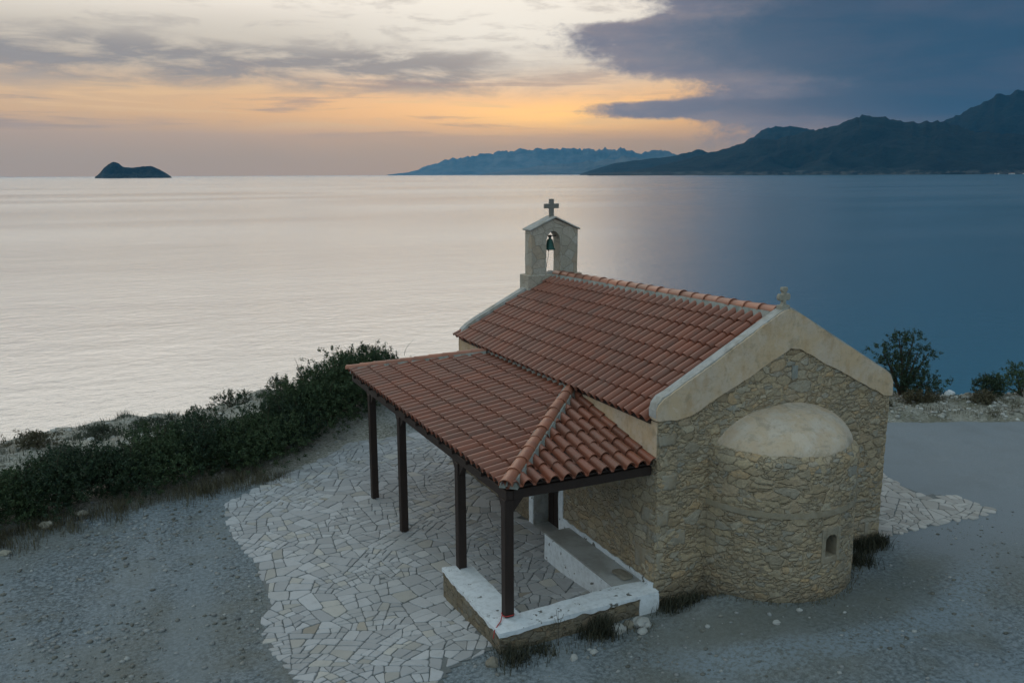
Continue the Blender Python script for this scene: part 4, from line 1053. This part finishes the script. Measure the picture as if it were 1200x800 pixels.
hedge = [(-11.0, 8.7, 2.3, 2.6, 1.55, LEAF), (-9.75, 9.5, 2.0, 2.4, 1.18, LEAF2), (-8.8, 9.9, 2.1, 2.4, 1.30, LEAF), (-7.85, 10.3, 2.0, 2.3, 1.12, LEAF), (-6.95, 10.7, 2.0, 2.4, 1.38, LEAF2),
         (-6.1, 10.9, 1.9, 2.4, 1.42, LEAF), (-5.2, 11.0, 2.0, 2.3, 1.16, LEAF2), (-4.35, 11.4, 2.0, 2.2, 1.15, LEAF2), (-3.55, 12.1, 2.0, 2.2, 1.35, LEAF), (-2.75, 12.6, 2.1, 2.1, 1.55, LEAF2)]
wh = ['at the left edge of the photo', 'second from the left edge', 'third from the left, behind the dry grass', 'fourth from the left', 'in the middle of the low run', 'with the tallest rounded top of the low run', 'lighter green, left of the tip of the paving', 'lighter green, right beside the tip of the paving', 'where the hedge starts to rise', 'at the foot of the tall creeper-covered shrub']
for i, ((x, y, w_, d_, h_, mm), wl) in enumerate(zip(hedge, wh)):
    shrub('shrub', 'hedge shrub '+wl, x, y, w_, d_, h_*.9, 100+i, 26000, .042, mm, 10, HG, lump=.38)
TS = [(-2.0, 13.5, 2.6, 2.2, 1.65, 'tall shrub left of the farthest porch post'), (-1.1, 14.4, 2.6, 2.3, 1.7, 'tallest shrub behind the far corner of the porch roof'), (.2, 15.7, 2.5, 2.2, 1.35, 'tall shrub seen between the two farthest porch posts')]
for i, (x, y, w_, d_, h_, lb) in enumerate(TS):
    T, bl = shrub('tall_shrub', lb, x, y, w_, d_, h_, 200+i, 36000, .045, LEAF2 if i < 2 else LEAF, 12, 'tall dark shrubs behind the porch')
    rnd = random.Random(i+50)      # long shoots that stick out of the top
    for k in range(7):
        a = rnd.uniform(-.8, .8); x1, y1 = x+rnd.uniform(-.9, .9), y+rnd.uniform(-.5, .5); z1 = ground_z(x, y)+h_*rnd.uniform(.72, .9)
        bm = bmesh.new(); pts = [(x1+math.sin(a)*.022*t*t, y1, z1+.10*t) for t in range(6)]; tube(bm, pts, [.007, .007, .006, .005, .004, .003], 5)
        obj('shoot', bm, LEAF2, T)
for i, (x, y, w_, d_, h_, mm, lb) in enumerate([(-9.7, 14.2, 1.5, .9, .42, LEAF3, 'low dry scrub on the sandy bluff at far left'), (-8.2, 14.9, 1.4, .9, .38, LEAF4, 'low grey green scrub on the bluff rim, second from left'),
        (-6.9, 14.9, 1.6, .9, .42, LEAF4, 'low grey green scrub crowning the sandy bluff'), (-5.7, 14.6, 1.2, .9, .55, LEAF, 'dark rounded scrub at the right end of the sandy bluff'),
        (-4.35, 16.3, 2.1, 1.2, .55, LEAF, 'low dark dome of shrub on the rim above the hedge'), (-3.0, 16.2, 1.0, .8, .75, LEAF4, 'small open shrub with branching top on the rim'),
        (-2.2, 15.6, 1.1, .9, .95, LEAF, 'small dark shrub between the rim and the tall shrubs'), (-9.0, 12.9, 1.2, .8, .35, LEAF4, 'small scrub patch on sand behind the hedge')]):
    shrub('scrub', lb, x, y, w_, d_, h_, 300+i, 3500, .04, mm, 5, 'low scrub on the bluff', flat=True)
# right-hand side
T, bl = shrub('juniper', 'tall open dark shrub with spreading branches beside the right gable corner', 14.1, 7.2, 2.3, 1.6, .85, 401, 6500, .045, LEAF, 8, cat='shrub', z=.12)
x, y = 14.0, 7.2
sp_ = [(13.1, 7.3, 1.55, .42, .4, .2), (13.75, 7.2, 1.72, .5, .4, .28), (14.25, 7.2, 1.90, .34, .35, .16), (13.5, 7.1, 1.95, .28, .3, .14), (14.8, 7.1, 1.38, .36, .35, .16), (14.35, 7.1, 1.45, .3, .35, .2), (13.35, 7.2, 1.1, .6, .5, .4), (14.0, 7.2, 1.0, .8, .6, .45)]
leaves('foliage', sp_, 9500, .042, LEAF, 402, .6, parent=T)
bm = bmesh.new()
for q in sp_: tube(bm, [(13.9, 7.2, .1), (lerp(13.9, q[0], .5), q[1], lerp(.1, q[2], .6)), (q[0], q[1], q[2])], [.05, .03, .012], 6)
obj('branch', bm, BARK, T)
for i, (x, y, w_, d_, h_, mm, lb) in enumerate([(16.15, 6.0, 1.3, 1.0, .62, LEAF, 'low green bush on the verge left of the frame edge'), (17.2, 5.6, 1.9, 1.2, .95, LEAF2, 'rounded green bush cut by the right edge of the photo'),
        (15.35, 5.55, .9, .5, .24, LEAF3, 'small brown scrub patch on the stony verge'), (13.8, 6.55, 1.3, .5, .35, LEAF3, 'reddish brown dry scrub at the foot of the tall open shrub'), (12.3, 6.6, .9, .4, .22, LEAF3, 'brown scrub on the verge just behind the chapel corner'),
        (18.6, 4.9, 1.8, 1.2, .8, LEAF, 'green bush beyond the right frame edge')]):
    shrub('bush', lb, x, y, w_, d_, h_, 500+i, 4500, .042, mm, 6, 'bushes on the right verge', flat=h_ < .4)

# ------------------------------------------------------------------ grass: uncountable blades as stuff, big tufts as things
def blades(name, spots, m, seed, parent=None, w_=.006):
    """spots: (x, y, radius, n, height)"""
    r = np.random.default_rng(seed); V = []; T = []
    for x, y, rad, n, hgt in spots:
        q = r.normal(size=(n, 2))*rad*.5; bx, by = x+q[:, 0], y+q[:, 1]
        a = r.uniform(0, 2*np.pi, n); ln = hgt*r.uniform(.45, 1.1, n); lean = r.uniform(.2, 1.0, n)
        for i in range(n):
            z = ground_z(bx[i], by[i])-.01; dx_, dy_ = math.cos(a[i]), math.sin(a[i]); wx, wy = -dy_*w_, dx_*w_; l = ln[i]; le = lean[i]*l
            V += [(bx[i]-wx, by[i]-wy, z), (bx[i]+wx, by[i]+wy, z), (bx[i]+dx_*le*.35+wx*.7, by[i]+dy_*le*.35+wy*.7, z+l*.6), (bx[i]+dx_*le*.35-wx*.7, by[i]+dy_*le*.35-wy*.7, z+l*.6),
                  (bx[i]+dx_*le+wx*.1, by[i]+dy_*le+wy*.1, z+l), (bx[i]+dx_*le-wx*.1, by[i]+dy_*le-wy*.1, z+l)]
            T += [r.uniform(0, 1)]*2
    N = len(V)//6; b0 = np.arange(N)[:, None]*6
    F = np.concatenate([b0+np.array([0, 1, 2, 3]), b0+np.array([3, 2, 4, 5])], 1).reshape(-1, 4)
    me = raw(name, np.array(V), F, 4); t = np.array(T); tint_corners(me, np.stack([t, t, t, np.ones(len(t))], 1))
    return link(name, me, m, parent)
def tuft(label, spots, m, seed, w_=.006):
    T = thing('grass_tuft', label, 'grass', (spots[0][0], spots[0][1], ground_z(spots[0][0], spots[0][1])))
    for k, q in enumerate(spots): blades('blades', [q], m, seed+k*50, T, w_)
    return T
tuft('dark grass tuft at the foot of the low wall front', [(-1.15, -.33, .28, 420, .30), (-1.45, -.32, .2, 160, .2)], WEED, 1)
tuft('dark grass tuft at the outer corner of the low wall', [(-2.75, -.42, .3, 380, .2), (-2.3, -.4, .25, 200, .16)], WEED, 2)
tuft('dark grass patch against the foot of the chapel corner', [(.25, -.16, .32, 420, .22), (.65, -.15, .2, 200, .16)], WEED, 3)
tuft('dark grass tuft at the right foot of the apse', [(3.95, -.55, .3, 420, .2), (4.4, -.25, .25, 300, .2), (4.75, -.2, .2, 260, .24)], WEED, 4)
tuft('dark weeds along the base of the right chapel corner', [(4.95, -.12, .16, 260, .2), (4.5, -.12, .15, 200, .2)], WEED, 5)
r = np.random.default_rng(77)
sp2 = [(-10.7+6.4*t+r.normal(0, .3), 7.9+2.1*t**.8+r.normal(0, .3), .26, 30, .24) for t in r.uniform(0, 1, 150)]
struct(blades('dry_grass', sp2, LEAF3, 6, None, .005), 'stuff')
sp3 = [(r.uniform(-11, -2), r.uniform(13, 16.6), .2, 24, .22) for _ in range(130)]
struct(blades('bluff_grass', sp3, LEAF4, 7, None, .006), 'stuff')
sp4 = []
while len(sp4) < 110:
    x, y = r.uniform(10.5, 18.5), r.uniform(4, 8.5)
    if 5.9 < y+.492*(x-11.55) < 8: sp4.append((x, y, .18, 20, .12))
struct(blades('verge_grass', sp4, LEAF3, 8, None, .006), 'stuff')
r = np.random.default_rng(31)
sp5 = [(r.uniform(-2.9, -.4), r.uniform(-.62, -.36), .16, 10, .11) for _ in range(26)]
for a in np.linspace(math.pi*1.02, math.pi*1.98, 46): sp5.append((2.4+1.5*math.cos(a)+r.normal(0, .03), .1+1.5*math.sin(a), .12, 8, .09))
struct(blades('weeds', sp5, LEAF3, 9, None, .005), 'stuff')
# dry weed stalk in front of the low wall
WS = thing('dry_weed', 'dry branching weed stalk standing in front of the low wall', 'weed', (-1.98, -.36, gz_(-1.98, -.36)))
bm = bmesh.new(); rnd = random.Random(4); x, y = -1.98, -.36; z = gz_(x, y)
tube(bm, [(x, y, z), (x+.01, y, z+.25), (x, y, z+.46)], [.009, .007, .004], 5)
for k in range(9):
    zz_ = z+.22+.025*k; a = rnd.uniform(0, 6.3); l = rnd.uniform(.07, .14)
    tube(bm, [(x, y, zz_), (x+l*math.cos(a)*.6, y+l*math.sin(a)*.6, zz_+.05), (x+l*math.cos(a)*.8, y+l*math.sin(a)*.8, zz_+.13)], [.004, .003, .003], 4)
obj('stalk', bm, simple('dry_stalk', (.10, .085, .065), .9), WS)
# ------------------------------------------------------------------ white village at the foot of the far hills
rnd = random.Random(12)
for k in range(12):
    px = rnd.uniform(1164, 1206); D = 13990-rnd.uniform(-30, 120) + 40*(k % 3); x, y = at(px, D)
    T = thing('far_house', 'tiny white house of the village on the far shore below the dark hills', 'house', (x, y, SEAZ+.5), 'white houses on the far shore')
    wdt, hh = rnd.uniform(14, 26), rnd.uniform(6, 10); zb = SEAZ+rnd.choice([2, 4, 7]); bm = bmesh.new()
    box(bm, x-wdt/2, x+wdt/2, y-8, y+8, SEAZ-2, zb+hh); obj('wall', bm, HOUSEW, T)
    bm = bmesh.new(); prism(bm, [(x-wdt/2-1, y-9, zb+hh+.2), (x+wdt/2+1, y-9, zb+hh+.2), (x, y-9, zb+hh+5)], (0, 18, 0)); obj('roof', bm, ROOFD, T)
